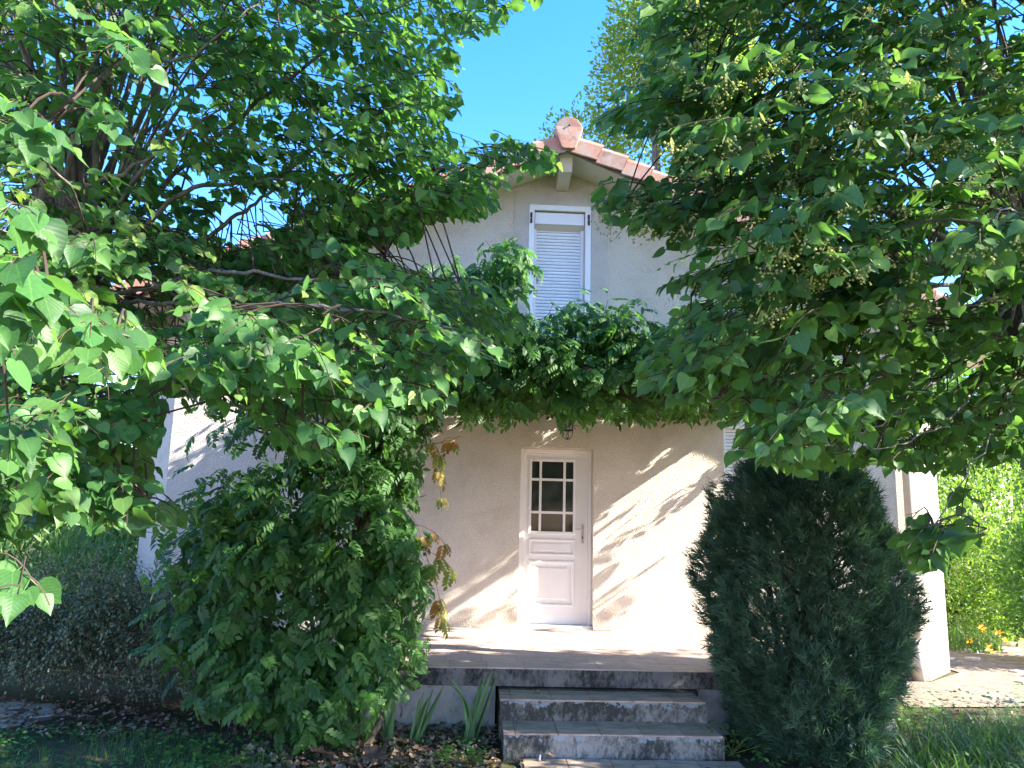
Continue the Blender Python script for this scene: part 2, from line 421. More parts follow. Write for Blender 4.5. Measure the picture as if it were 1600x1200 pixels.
# tiled path at the foot of the steps
pt = MB(); pt.box(-.14, 1.50, -8.0, -3.38, -.06, -.004)
path_f = tag(pt.build('tiled_path', M['underwall']), kind='structure')
def tile_box(x0, x1, y0, y1, z0, z1, mat, parent, name='tile', bev=.002):
    b = MB(); dz = rnd.uniform(-.0012, .0012); b.box(x0, x1, y0, y1, z0, z1+dz)
    return b.build(name, mat, parent)
for j in range(6):
    for i in range(5):
        x0 = -.12+i*.325; y0 = -3.40-(j+1)*.325
        tile_box(x0, x0+.318, y0, y0+.318, -.01, .008, M['step'], path_f)

# ------------------------------------------------------------------ terrace and steps
TZ = .5
ter = empty('terrace', (.4, -2.5, 0), 'raised tiled terrace with stained concrete edge and two steps below the front door', 'terrace')
b = MB(); b.box(-2.3, 3.3, -2.55, -.001, .345, TZ-.012); b.build('slab', M['slab'], ter, bevel=.008)
for x0_, x1_ in ((-2.2, -.31), (1.45, 3.2)):
    b = MB(); b.box(x0_, x1_, -2.49, -.002, -.1, .344); b.build('base_wall', M['underwall'], ter)
b = MB(); b.box(-.29, 1.43, -2.60, -2.3, -.1, .342); b.build('riser', M['riser0'], ter)
b = MB(); b.box(-.285, 1.40, -2.96, -2.605, -.1, .318); s1 = b.build('step', M['riser1'], ter, bevel=.006)
b = MB(); b.box(-.265, 1.42, -3.35, -2.965, -.1, .158); s2 = b.build('step', M['riser2'], ter, bevel=.006)
for (st, x0, x1, y0, y1, z, w) in ((s1, -.285, 1.39, -2.972, -2.61, .32, .33), (s2, -.265, 1.41, -3.362, -2.97, .16, .325)):
    x = x0; k = 0
    while x < x1-.05:
        xe = min(x+(w*.28 if k == 0 else w*1.0), x1)
        tile_box(x, xe-.006, y0, y1, z, z+.011, M['step'], st); x = xe; k += 1
y = -2.562; j = 0
while y < -.02:
    y1 = min(y+.302, -.004); x = -2.3-.085*(j % 3)-(.0 if j % 2 else .04)
    x0min = -2.3
    while x < 3.29:
        xe = x+.325; a, c = max(x, x0min), min(xe-.004, 3.3)
        if c-a > .03: tile_box(a, c, y, y1-.004, TZ-.010, TZ+.001, M['floor'], ter)
        x = xe
    y += .306; j += 1

# ------------------------------------------------------------------ house
HX, HZ, SL = .46, 6.31, .412           # gable apex and roof slope (wall line)
def rz(x): return HZ-SL*abs(x-HX)
XL0, XL1, XR0, XR1, HB = -4.25, -4.66, 4.98, 5.60, 9.0
house = empty('house', (.46, 4, 0), 'rough rendered cream house with clay tiled gable, white door and shutters', 'house')
w = MB()
def wallstrip(x0, x1, z0, z1=None, y=0):
    if z1 is not None: w.add([(x0, y, z0), (x1, y, z0), (x1, y, z1), (x0, y, z1)], [(0, 1, 2, 3)])
    else: w.add([(x0, y, z0), (x1, y, z0), (x1, y, rz(x1)), (x0, y, rz(x0))], [(0, 1, 2, 3)])
DX0, DX1, DZ1 = 0, .9014, 2.65
UX0, UX1, UZ0, UZ1 = .105, .768, 3.62, 5.745
GX0, GX1, GZ0, GZ1 = 2.53, 3.75, 1.40, 3.20
wallstrip(XL0, DX0, -.2); wallstrip(DX0, UX0, DZ1)
for a, c in ((UX0, HX), (HX, UX1)):
    wallstrip(a, c, DZ1, UZ0); wallstrip(a, c, UZ1)
wallstrip(UX1, DX1, DZ1); wallstrip(DX1, GX0, -.2); wallstrip(GX0, GX1, -.2, GZ0); wallstrip(GX0, GX1, GZ1); wallstrip(GX1, XR0, -.2)
RD = .19
for (x0, x1, z0, z1) in ((DX0, DX1, TZ, DZ1), (UX0, UX1, UZ0, UZ1), (GX0, GX1, GZ0, GZ1)):
    w.add([(x0, 0, z0), (x0, RD, z0), (x0, RD, z1), (x0, 0, z1)], [(0, 1, 2, 3)])
    w.add([(x1, 0, z0), (x1, RD, z0), (x1, RD, z1), (x1, 0, z1)], [(3, 2, 1, 0)])
    w.add([(x0, 0, z1), (x1, 0, z1), (x1, RD, z1), (x0, RD, z1)], [(3, 2, 1, 0)])
    w.add([(x0, 0, z0), (x1, 0, z0), (x1, RD, z0), (x0, RD, z0)], [(0, 1, 2, 3)])
def vwall(xa, ya, xb, yb):
    w.add([(xa, ya, -.2), (xb, yb, -.2), (xb, yb, rz(xb)), (xa, ya, rz(xa))], [(0, 1, 2, 3)])
vwall(XL1, .38, XL0, 0); vwall(XR0, 0, XR1, .62); vwall(XL1, HB, XL1, .38); vwall(XR1, .62, XR1, HB)
w.add([(XL1, HB, -.2), (XR1, HB, -.2), (XR1, HB, rz(XR1)), (HX, HB, HZ), (XL1, HB, rz(XL1))], [(4, 3, 2, 1, 0)])
w.build('wall', M['wall'], house)
# raised render surround of the upper window and thin plinth line at the terrace
b = MB()
for x0, x1, z0, z1 in ((-.16, .03, 3.5, 6.0), (.845, 1.06, 3.5, 6.0), (.03, .845, 5.822, 6.0)):
    b.box(x0, x1, -.012, .001, z0, z1)
b.build('window_surround', M['surround'], house, bevel=.004)
b = MB(); b.box(1.35, 2.52, -.014, .001, 3.18, 3.26); b.box(2.52, 3.95, -.03, .001, 3.205, 3.30); b.build('lintel_band', M['cream'], house)
# sill of the upper window and the ground one
b = MB(); b.box(.0, .87, -.06, .1, 3.54, 3.618); b.build('sill', M['cream'], house, bevel=.004)
# roof: two pitched slabs, soffit boards, fascia
OX0, OX1, OY0, OY1 = -5.15, 6.1, -.60, HB+.3
def slope_slab(xa, xb, y0, y1, n0, n1, mat, name, parent=house):
    bb = MB()
    za, zb = rz(xa), rz(xb)
    vs = [(x, y, z+n) for (x, z) in ((xa, za), (xb, zb)) for y in (y0, y1) for n in (n0, n1)]
    bb.add(vs, [(0, 1, 3, 2), (4, 6, 7, 5), (0, 4, 5, 1), (2, 3, 7, 6), (0, 2, 6, 4), (1, 5, 7, 3)])
    return bb.build(name, mat, parent)
roof = empty('roof', (0, 0, 0)); roof.parent = house; roof.location = Vector((0, 0, 6))-Vector(house.location)
def lk(o):  # parent under roof keeping world coordinates
    o.parent = roof; o.location = -Vector((0, 0, 6)); return o
for xa, xb in ((HX, OX1), (HX, OX0)):
    lk(slope_slab(xa, xb, OY0+.02, OY1, .002, .03, M['soffit'], 'soffit', None))
    lk(slope_slab(xa, xb, OY0+.03, OY1, .034, .12, M['fascia'], 'roof_deck', None))
    lk(slope_slab(xa, xb, OY0-.01, OY0+.018, -.035, .095, M['fascia'], 'fascia', None))
    lk(slope_slab(xa, xb, OY0-.03, OY0-.012, .055, .125, M['fascia'], 'fascia', None))
# corrugated clay field of channel tiles (seen only from a step away)
for sgn, xe in ((1, OX1), (-1, OX0)):
    bb = MB(); L = abs(xe-HX); rows = 24; cols = 44
    vs = []; fs = []
    for r in range(rows+1):
        x = HX+sgn*L*r/rows
        for c in range(cols*4+1):
            yy = OY0+.1+(OY1-OY0-.1)*c/(cols*4)
            vs.append((x, yy, rz(x)+.15+.035*math.cos(c*PI/2)+(.0 if r % 2 else .012)))
    nc = cols*4+1
    for r in range(rows):
        for c in range(nc-1): fs.append((r*nc+c, r*nc+c+1, (r+1)*nc+c+1, (r+1)*nc+c))
    bb.add(vs, fs); lk(tag(bb.build('channel_tiles', M['tile'], None, smooth=True), kind='stuff'))
# rake tiles, one by one
prof = [(-.672, -.055), (-.672, .125), (-.655, .165), (-.60, .185), (-.52, .17), (-.44, .14)]
def rake_tile(x, sgn):
    sd = np.array([sgn, 0, -SL]); sd = sd/np.linalg.norm(sd); nn = np.array([sgn*SL, 0, 1.]); nn /= np.linalg.norm(nn)
    base = np.array([x, 0, rz(x)+.02]); vs = []
    for t, lift in ((0, -.006), (.345, .030)):
        for inner in (0, 1):
            for (py, pn) in prof:
                off = .014 if inner else 0
                vs.append(base+sd*t+np.array([0, py+off+(-.012 if t else 0), 0])+nn*(pn-off*.8+lift))
    n = len(prof); f = []
    for i in range(n-1):
        f.append((i, i+1, 2*n+i+1, 2*n+i)); f.append((n+i+1, n+i, 3*n+i, 3*n+i+1))
    f += [(0, 2*n, 3*n, n), (n-1, 2*n-1, 4*n-1, 3*n-1)]
    for e in (0, 2*n):
        for i in range(n-1): f.append((e+i, e+n+i, e+n+i+1, e+i+1))
    bb = MB(); bb.add(vs, f); o = bb.build('rake_tile', M['tile'], None)
    bv = o.modifiers.new('bevel', 'BEVEL'); bv.width = .004; bv.segments = 1
    return lk(o)
for sgn, xe in ((1, OX1), (-1, OX0)):
    x = HX+sgn*.05
    while abs(x-HX) < abs(xe-HX)-.1:
        rake_tile(x, sgn); x += sgn*.315
# ridge tiles and the fan shaped end cap
for k in range(26):
    y0 = OY0-.02+k*.36; bb = MB(); vs = []
    for t, r in ((0, .165), (.40, .15)):
        for i in range(9):
            a = PI*i/8; vs.append((HX+r*math.cos(a), y0+t, HZ+.165+r*math.sin(a)))
    bb.add(vs, [(i, i+1, i+10, i+9) for i in range(8)]); o = lk(bb.build('ridge_tile', M['tile'], None, smooth=True))
    sm = o.modifiers.new('solid', 'SOLIDIFY'); sm.thickness = .014
cap = []
for i in range(11):
    a = PI*i/10*1.08-.04*PI; cap.append((HX+.172*math.cos(a), HZ+.215+.155*math.sin(a)))
cap += [(HX-.135, HZ+.10), (HX-.085, HZ-.03), (HX-.05, HZ-.045), (HX+.05, HZ-.045), (HX+.085, HZ-.03), (HX+.135, HZ+.10)]
bb = MB(); n = len(cap)
bb.add([(x, OY0-.105-.03*math.cos((x-HX)*7), z) for x, z in cap]+[(x, OY0-.03, z) for x, z in cap],
       [tuple(range(n))]+[(i, i+n, (i+1) % n+n, (i+1) % n) for i in range(n)]+[tuple(range(2*n-1, n-1, -1))])
lk(bb.build('ridge_end_cap', M['tile'], None, bevel=.008))
bb = MB(); bb.tube([(HX+.005, OY0-.139, HZ+.26), (HX+.005, OY0-.10, HZ+.26)], .009, 8); lk(bb.build('cap_hole', M['dark'], None))
# purlin end below the apex
bb = MB(); bb.add([(HX-.085, -.01, 6.02), (HX+.075, -.01, 6.02), (HX+.075, -.01, 6.29), (HX-.085, -.01, 6.29),
                   (HX-.085, -.46, 6.08), (HX+.075, -.46, 6.08), (HX+.075, -.57, 6.29), (HX-.085, -.57, 6.29)],
                  [(0, 3, 2, 1), (4, 5, 6, 7), (0, 1, 5, 4), (1, 2, 6, 5), (2, 3, 7, 6), (3, 0, 4, 7)])
bb.build('purlin', M['soffit'], house, bevel=.005)
# boxed eaves
for x0, x1, xi in ((XR1, OX1, XR1), (OX0, XL1, XL1)):
    z = rz(OX1 if x0 > 0 else OX0)-.02
    bb = MB(); bb.box(x0+.003, x1-.003, OY0+.05, OY1-.05, z-.03, z); bb.build('eave_board', M['soffit'], house)
    g = MB(); gx = x1+.07 if x0 > 0 else x0-.07
    gp = []
    for t in (OY0+.05, OY1):
        for i in range(7):
            a = PI+PI*i/6; gp.append((gx+.07*math.cos(a), t, z+.06+.07*math.sin(a)))
    g.add(gp, [(i, i+1, i+8, i+7) for i in range(6)]); o = g.build('gutter', M['pipe'], house, smooth=True)
    sm = o.modifiers.new('solid', 'SOLIDIFY'); sm.thickness = .004
# downpipe at the right corner with its wider foot
bb = MB(); bb.tube([(4.80, -.075, .46), (4.80, -.075, 3.85), (4.95, -.10, 4.05), (5.5, -.2, 4.25)], .05, 12); dpo = bb.build('downpipe', M['pipe'], house, smooth=True)
bb = MB(); bb.tube([(4.80, -.075, -.05), (4.80, -.075, .47)], .068, 12); bb.build('downpipe_foot', M['pipe'], house, smooth=True)
for z in (1.2, 2.6):
    bb = MB(); bb.tube([(4.80, -.075, z), (4.80, -.075, z+.035)], .056, 12); bb.build('pipe_bracket', M['pipe'], house)

# front door
def part_empty(name, parent, loc):
    o = bpy.data.objects.new(name, None); COL.objects.link(o); o.parent = parent; o.location = Vector(loc)-Vector(parent.location); o.empty_display_size = .1; return o
def sub(o, parent, loc):
    o.parent = parent; o.location = -Vector(loc); return o
dl = (.45, .2, TZ); door = part_empty('front_door', house, dl)
def D(mbx, name, mat, bevel=0): return sub(mbx.build(name, mat, None, bevel=bevel), door, dl)
DY = RD
b = MB(); b.box(0.003, .055, DY-.045, DY+.06, TZ+.03, DZ1-.003); b.box(.855, .898, DY-.045, DY+.06, TZ+.03, DZ1-.003); b.box(.056, .854, DY-.045, DY+.06, DZ1-.055, DZ1-.003); D(b, 'frame', M['white'], .004)
b = MB(); b.box(.003, .898, DY-.16, DY+.05, TZ+.001, TZ+.03); D(b, 'threshold', M['white'], .006)
gx = [.150, .245, .275, .545, .575, .670]; gz = [1.635, 1.850, 1.880, 2.255, 2.285, 2.495]
b = MB()
LX0, LX1, LZ0, LZ1 = .058, .852, TZ+.034, DZ1-.058
b.box(LX0, gx[0]-.02, DY-.02, DY+.03, LZ0, LZ1); b.box(gx[5]+.02, LX1, DY-.02, DY+.03, LZ0, LZ1)
b.box(gx[0]-.02, gx[5]+.02, DY-.02, DY+.03, gz[5]+.02, LZ1); b.box(gx[0]-.02, gx[5]+.02, DY-.02, DY+.03, 1.545, gz[0]-.02)
b.box(gx[0]-.02, gx[5]+.02, DY-.02, DY+.03, 1.285, 1.345); b.box(gx[0]-.02, gx[5]+.02, DY-.02, DY+.03, LZ0, .74)
D(b, 'door_leaf', M['white'])
b = MB(); fy0, fy1 = DY-.035, DY+.01
b.box(gx[0]-.035, gx[0], fy0, fy1, gz[0]-.035, gz[5]+.035); b.box(gx[5], gx[5]+.035, fy0, fy1, gz[0]-.035, gz[5]+.035)
b.box(gx[0], gx[5], fy0, fy1, gz[5], gz[5]+.035); b.box(gx[0], gx[5], fy0, fy1, gz[0]-.035, gz[0])
D(b, 'glazing_frame', M['white'], .005)
b = MB()
for a, c in ((gx[1], gx[2]), (gx[3], gx[4])): b.box(a, c, DY-.026, DY+.008, gz[0], gz[5])
for a, c in ((gz[1], gz[2]), (gz[3], gz[4])):
    for x0, x1 in ((gx[0], gx[1]), (gx[2], gx[3]), (gx[4], gx[5])): b.box(x0, x1, DY-.026, DY+.008, a, c)
D(b, 'glazing_bars', M['white'], .002)
for i in (0, 2, 4):
    for j in (0, 2, 4):
        b = MB(); b.box(gx[i], gx[i+1], DY-.002, DY+.003, gz[j], gz[j+1]); D(b, 'glass_pane', M['glass'])
def moulded(x0, x1, z0, z1):
    b = MB(); rings = [(0, -.021), (.012, -.036), (.03, -.036), (.045, -.008), (.075, -.010), (.10, -.026)]
    vs = []
    for ins, dy in rings: vs += [(x0+ins, DY+dy, z0+ins), (x1-ins, DY+dy, z0+ins), (x1-ins, DY+dy, z1-ins), (x0+ins, DY+dy, z1-ins)]
    f = []
    for r in range(len(rings)-1):
        for k in range(4): f.append((r*4+k, r*4+(k+1) % 4, r*4+4+(k+1) % 4, r*4+4+k))
    L = (len(rings)-1)*4; f.append((L, L+1, L+2, L+3)); b.add(vs, f); return D(b, 'moulded_panel', M['white'])
moulded(gx[0]-.03, gx[5]+.03, .735, 1.29)
def moulded_small(x0, x1, z0, z1):
    b = MB(); rings = [(0, -.021), (.010, -.034), (.024, -.034), (.036, -.010), (.05, -.012), (.065, -.024)]
    vs = []
    for ins, dy in rings: vs += [(x0+ins, DY+dy, z0+ins), (x1-ins, DY+dy, z0+ins), (x1-ins, DY+dy, z1-ins), (x0+ins, DY+dy, z1-ins)]
    f = []
    for r in range(len(rings)-1):
        for k in range(4): f.append((r*4+k, r*4+(k+1) % 4, r*4+4+(k+1) % 4, r*4+4+k))
    L = (len(rings)-1)*4; f.append((L, L+1, L+2, L+3)); b.add(vs, f); return D(b, 'moulded_panel', M['white'])
moulded_small(gx[0]-.03, gx[5]+.03, 1.34, 1.55)
b = MB(); b.box(.775, .808, DY-.028, DY-.02, 1.50, 1.73); D(b, 'handle_plate', M['steel'], .003)
b = MB(); b.tube([(.79, DY-.03, 1.67), (.79, DY-.075, 1.67), (.70, DY-.08, 1.665)], .009, 8); D(b, 'handle', M['steel'])
b = MB(); b.box(.785, .797, DY-.031, DY-.0285, 1.555, 1.585); D(b, 'keyhole', M['dark'])

# upper french window behind its roller shutter
ul = (.45, 0, 4.6); uw = part_empty('upper_window', house, ul)
def U(mbx, name, mat, bevel=0): return sub(mbx.build(name, mat, None, bevel=bevel), uw, ul)
b = MB(); b.box(.033, .104, -.02, .10, UZ0+.001, 5.82); b.box(.769, .842, -.02, .10, UZ0+.001, 5.82); b.box(.104, .769, -.02, .10, UZ1+.001, 5.82); U(b, 'frame', M['white'], .004)
b = MB(); b.box(.112, .762, .03, .18, 5.575, 5.735); U(b, 'shutter_box', M['shutter'], .006)
b = MB(); b.add([(.112, .045, 5.574), (.762, .045, 5.574), (.762, .185, 5.49), (.112, .185, 5.49)], [(0, 1, 2, 3)]); U(b, 'box_underside', M['soffit'])
b = MB(); b.box(.106, .145, .10, .17, UZ0+.002, 5.53); b.box(.725, .766, .10, .17, UZ0+.002, 5.53); U(b, 'guide_rail', M['shutter'], .003)
def slats(x0, x1, z0, z1, y, pitch, own, ow):
    z = z0
    while z < z1-.01:
        b = MB(); h = pitch-.006
        pf = [(0, .004), (.0045, .0), (h*.5, -.003), (h-.0045, 0), (h, .004)]
        vs = [(x, y+py, z+pz) for x in (x0, x1) for pz, py in pf]+[(x, y+.010, z+pz) for x in (x0, x1) for pz in (0, h)]
        f = [(i, i+5, i+6, i+1) for i in range(4)]+[(10, 12, 5, 0), (4, 9, 13, 11), (0, 1, 2, 3, 4, 11, 10), (5, 12, 13, 9, 8, 7, 6)]
        b.add(vs, f); own(b, 'slat', M['shutter']); z += pitch
slats(.146, .724, 3.7, 5.54, .14, .044, U, ul)
b = MB(); b.box(.14, .73, .156, .17, UZ0, 5.56); U(b, 'shutter_backing', M['dark'])
for hx in (.062, .812):
    b = MB(); b.tube([(hx, -.032, 5.56), (hx, -.032, 5.70)], .011, 8); b.box(hx-.014, hx+.014, -.026, -.0205, 5.56, 5.62); b.box(hx-.014, hx+.014, -.026, -.0205, 5.645, 5.70); U(b, 'hinge', M['rust'])
# ground floor window behind its shutter, right of the door
gl = (3.1, 0, 2.3); gw = part_empty('shuttered_window', house, gl)
def Gd(mbx, name, mat, bevel=0): return sub(mbx.build(name, mat, None, bevel=bevel), gw, gl)
b = MB(); b.box(GX0+.003, GX1-.003, .02, .18, 2.98, GZ1-.004); Gd(b, 'shutter_box', M['shutter'], .005)
b = MB(); b.box(GX0+.003, GX0+.045, .06, .14, GZ0+.003, 2.978); b.box(GX1-.045, GX1-.003, .06, .14, GZ0+.003, 2.978); Gd(b, 'guide_rail', M['shutter'], .003)
slats(GX0+.046, GX1-.046, GZ0+.03, 2.99, .10, .044, Gd, gl)
b = MB(); b.box(GX0+.04, GX1-.04, .116, .13, GZ0+.003, 2.97); Gd(b, 'shutter_backing', M['dark'])
b = MB(); b.box(GX0-.05, GX1+.05, -.05, .17, GZ0-.06, GZ0); Gd(b, 'sill', M['cream'], .004)

# ------------------------------------------------------------------ pergola over the terrace
PZ = 2.98
perg = empty('pergola', (.4, -2.4, 0), 'pergola of cream columns and dark timber beams buried in wisteria above the terrace', 'pergola')
for x in (-1.52, 2.52):
    b = MB(); b.box(x-.17, x+.17, -2.53, -2.19, TZ+.002, 1.50); b.build('pedestal', M['underwall'], perg, bevel=.01)
    b = MB(); b.box(x-.15, x+.15, -2.51, -2.21, 1.502, 1.60); b.build('plinth', M['slab'], perg, bevel=.01)
    b = MB(); b.tube([(x, -2.36, 1.602), (x, -2.36, 2.84)], [.115, .098], 20); b.build('column', M['column'], perg, smooth=True)
    b = MB(); b.box(x-.14, x+.14, -2.50, -2.22, 2.841, 2.90); b.build('capital', M['cream'], perg, bevel=.01)
b = MB(); b.box(-2.5, 2.95, -2.44, -2.28, 2.902, PZ+.08); b.build('beam', M['beam'], perg)
b = MB(); b.box(-2.45, 2.9, -.05, -.004, 3.152, 3.2); b.build('wall_plate', M['beam'], perg)
for k in range(10):
    x = -2.35+k*.56; b = MB(); b.box(x-.035, x+.035, -2.62, -.06, PZ+.082, PZ+.17); b.build('rafter', M['beam'], perg)

# lantern hanging in front of the door
lx, ly = .435, -1.2
lan = empty('lantern', (lx, ly, 2.64), 'small wrought iron lantern hanging above the front door under the vine', 'lantern')
b = MB()
zt, zb, rt, rb = 2.93, 2.73, .075, .055
for a in range(4):
    an = PI/4+a*PI/2+.35; an2 = an+PI/2
    A = lambda an, r, z: (lx+r*math.cos(an), ly+r*math.sin(an), z)
    b.tube([A(an, rt, zt), A(an, rb, zb)], .006, 5); b.tube([A(an, rt, zt), A(an2, rt, zt)], .007, 5); b.tube([A(an, rb, zb), A(an2, rb, zb)], .007, 5)
    b.tube([A(an, rt, zt), A(an, .03, 2.99), A(an, .008, 3.03)], .005, 5)
    b.tube([A(an+PI/4, rb*.72, zb), A(an+PI/4, (rt+.001)*.72, zt)], .003, 4)
b.build('frame', M['iron'], lan)
for a in range(4):
    an = PI/4+a*PI/2+.35; an2 = an+PI/2; g = MB()
    g.add([A(an, rb*.93, zb), A(an2, rb*.93, zb), A(an2, rt*.93, zt), A(an, rt*.93, zt)], [(0, 1, 2, 3)]); g.build('glass_pane', M['lglass'], lan)
for a in range(4):
    an = PI/4+a*PI/2+.35; s_ = MB(); pts = []
    for i in range(16):   # scroll below
        t = i/15; r = .055+.022*math.sin(t*PI)-.052*t; pts.append(A(an+.25*math.sin(t*5), r, zb-.01-.085*t+.012*math.sin(t*6)))
    s_.tube(pts, .0035, 5)
    pts = []
    for i in range(14):   # side scroll
        t = i/13*1.6*PI; pts.append(A(an, .092+.028*math.cos(t)*(1-t/7), zb+.03+.03*math.sin(t)*(1-t/9)))
    s_.tube(pts, .003, 5)
    pts = []
    for i in range(14):
        t = i/13*1.7*PI; pts.append(A(an, .085+.035*math.cos(t)*(1-t/7), zt+.05+.045*math.sin(t)*(1-t/9)))
    s_.tube(pts, .0035, 5); s_.build('scroll', M['iron'], lan)
s_ = MB(); s_.tube([(lx, ly, zb-.10), (lx, ly, zb-.075)], [.004, .009], 6); s_.build('finial', M['iron'], lan)
s_ = MB()
for k in range(7): 
    z = 3.03+k*.024; s_.tube([(lx-(.008 if k % 2 else 0), ly-(0 if k % 2 else .008), z), (lx, ly, z+.014), (lx+(.008 if k % 2 else 0), ly+(0 if k % 2 else .008), z), (lx, ly, z-.008)], .002, 4)
s_.tube([(lx, ly, 3.02), (lx, ly, 3.2)], .002, 4); s_.build('chain', M['iron'], lan)

exec_foliage = True
# ------------------------------------------------------------------ leaf shapes
def heart():
    out = [(.10, -.07), (.30, -.08), (.47, .08), (.52, .30), (.44, .56), (.27, .78), (.10, .95)]
    mid = [(0, 0), (0, .26), (0, .52), (0, .76), (0, 1.1)]
    V = [(0, y, -.20*(y*y)*.6) for _, y in mid]; V = [(0, y, -.10*y*y) for _, y in mid]
    def z(x, y): return .16*abs(x)-.10*y*y+.03*math.sin(9*y)*abs(x)*2
    R = [(x, y, z(x, y)) for x, y in out]; L = [(-x, y, z(x, y)*.9) for x, y in out]
    V = V+R+L; f = []
    r0, l0 = 5, 12
    pr = [(0, r0, r0+1), (0, r0+1, r0+2, 1), (1, r0+2, r0+3), (1, r0+3, r0+4, 2), (2, r0+4, r0+5, 3), (3, r0+5, r0+6, 4)]
    f += pr
    f += [tuple(reversed([i if i < 5 else i+7 for i in q])) for q in pr]
    UV = [(x+.5, max(0, y/1.1)) for x, y, _ in V]
    return V, f, UV
HEART = heart()
def ovate(w=.22, fold=.15, droop=.12):
    V = [(0, 0, 0), (w, .35, fold*w-droop*.1), (w*.75, .7, fold*w-droop*.4), (0, 1, -droop), (-w*.75, .7, fold*w-droop*.4), (-w, .35, fold*w-droop*.1), (0, .5, -droop*.2)]
    f = [(0, 1, 6), (1, 2, 6), (2, 3, 6), (3, 4, 6), (4, 5, 6), (5, 0, 6)]
    return V, f, [(x+.5, y) for x, y, _ in V]
def combine(parts):
    V = []; f = []; UV = []
    for (v, fc, uv) in parts:
        b = len(V); V += list(v); f += [tuple(i+b for i in q) for q in fc]; UV += list(uv if uv is not None else [(0, 0)]*len(v))
    return V, f, UV
def xf(tpl, pos, n, d, sc):
    fr = frames(np.array([n], float), np.array([d], float))[0]; V = np.array(tpl[0])@fr.T*sc+np.array(pos); return [tuple(v) for v in V], tpl[1], tpl[2]
def pinnate(pairs=5, seed=0):
    r = random.Random(seed); P = []; o = ovate(.24, .2, .16); pts = []
    for i in range(pairs+2):
        t = i/(pairs+1); pts.append(np.array([0, t*.86-.12*t*t, -.24*t*t]))
    for i in range(1, pairs+1):
        p = pts[i]
        for sg in (1, -1):
            d = (sg*.85, .62+r.uniform(-.1, .1), -.25-.15*i/pairs+r.uniform(-.12, .12)); nn = (sg*.2, r.uniform(-.1, .2), 1)
            P.append(xf(o, p, nn, d, .36*(1-.12*abs(i-2.5)/2.5)))
    P.append(xf(o, pts[-1], (0, .5, 1), (r.uniform(-.1, .1), .75, -.75), .37))
    V = []; f = []
    for i, p in enumerate(pts): V += [tuple(p+np.array([.006, 0, 0])), tuple(p+np.array([-.006, 0, .006]))]
    f = [(2*i, 2*i+1, 2*i+3, 2*i+2) for i in range(len(pts)-1)]
    P.append((V, f, None)); return combine(P)
PINN = pinnate(4)
OV = ovate(.26, .12, .10); NARROW = ovate(.10, .1, .25); SMALL = ([(0, 0, 0), (.3, .5, .05), (0, 1, -.05), (-.3, .5, .05)], [(0, 1, 2, 3)], [(0, 0)]*4)

def unit(v): v = np.asarray(v, float); return v/(np.linalg.norm(v)+1e-9)
def bez(a, b, c, n):
    t = np.linspace(0, 1, n)[:, None]; return (1-t)**2*a+2*t*(1-t)*b+t*t*c
def smooth_path(P, n=8):
    P = [np.asarray(p, float) for p in P]
    if len(P) < 3: return np.array([P[0]+(P[1]-P[0])*t for t in np.linspace(0, 1, n)])
    Q = [2*P[0]-P[1]]+P+[2*P[-1]-P[-2]]; out = []
    for i in range(1, len(Q)-2):
        for t in np.linspace(0, 1, n, endpoint=False):
            p0, p1, p2, p3 = Q[i-1:i+3]
            out.append(.5*((2*p1)+(-p0+p2)*t+(2*p0-5*p1+4*p2-p3)*t*t+(-p0+3*p1-3*p2+p3)*t**3))
    out.append(P[-1]); return np.array(out)

class Zero:
    def random(s): return .999
ZERO = Zero()
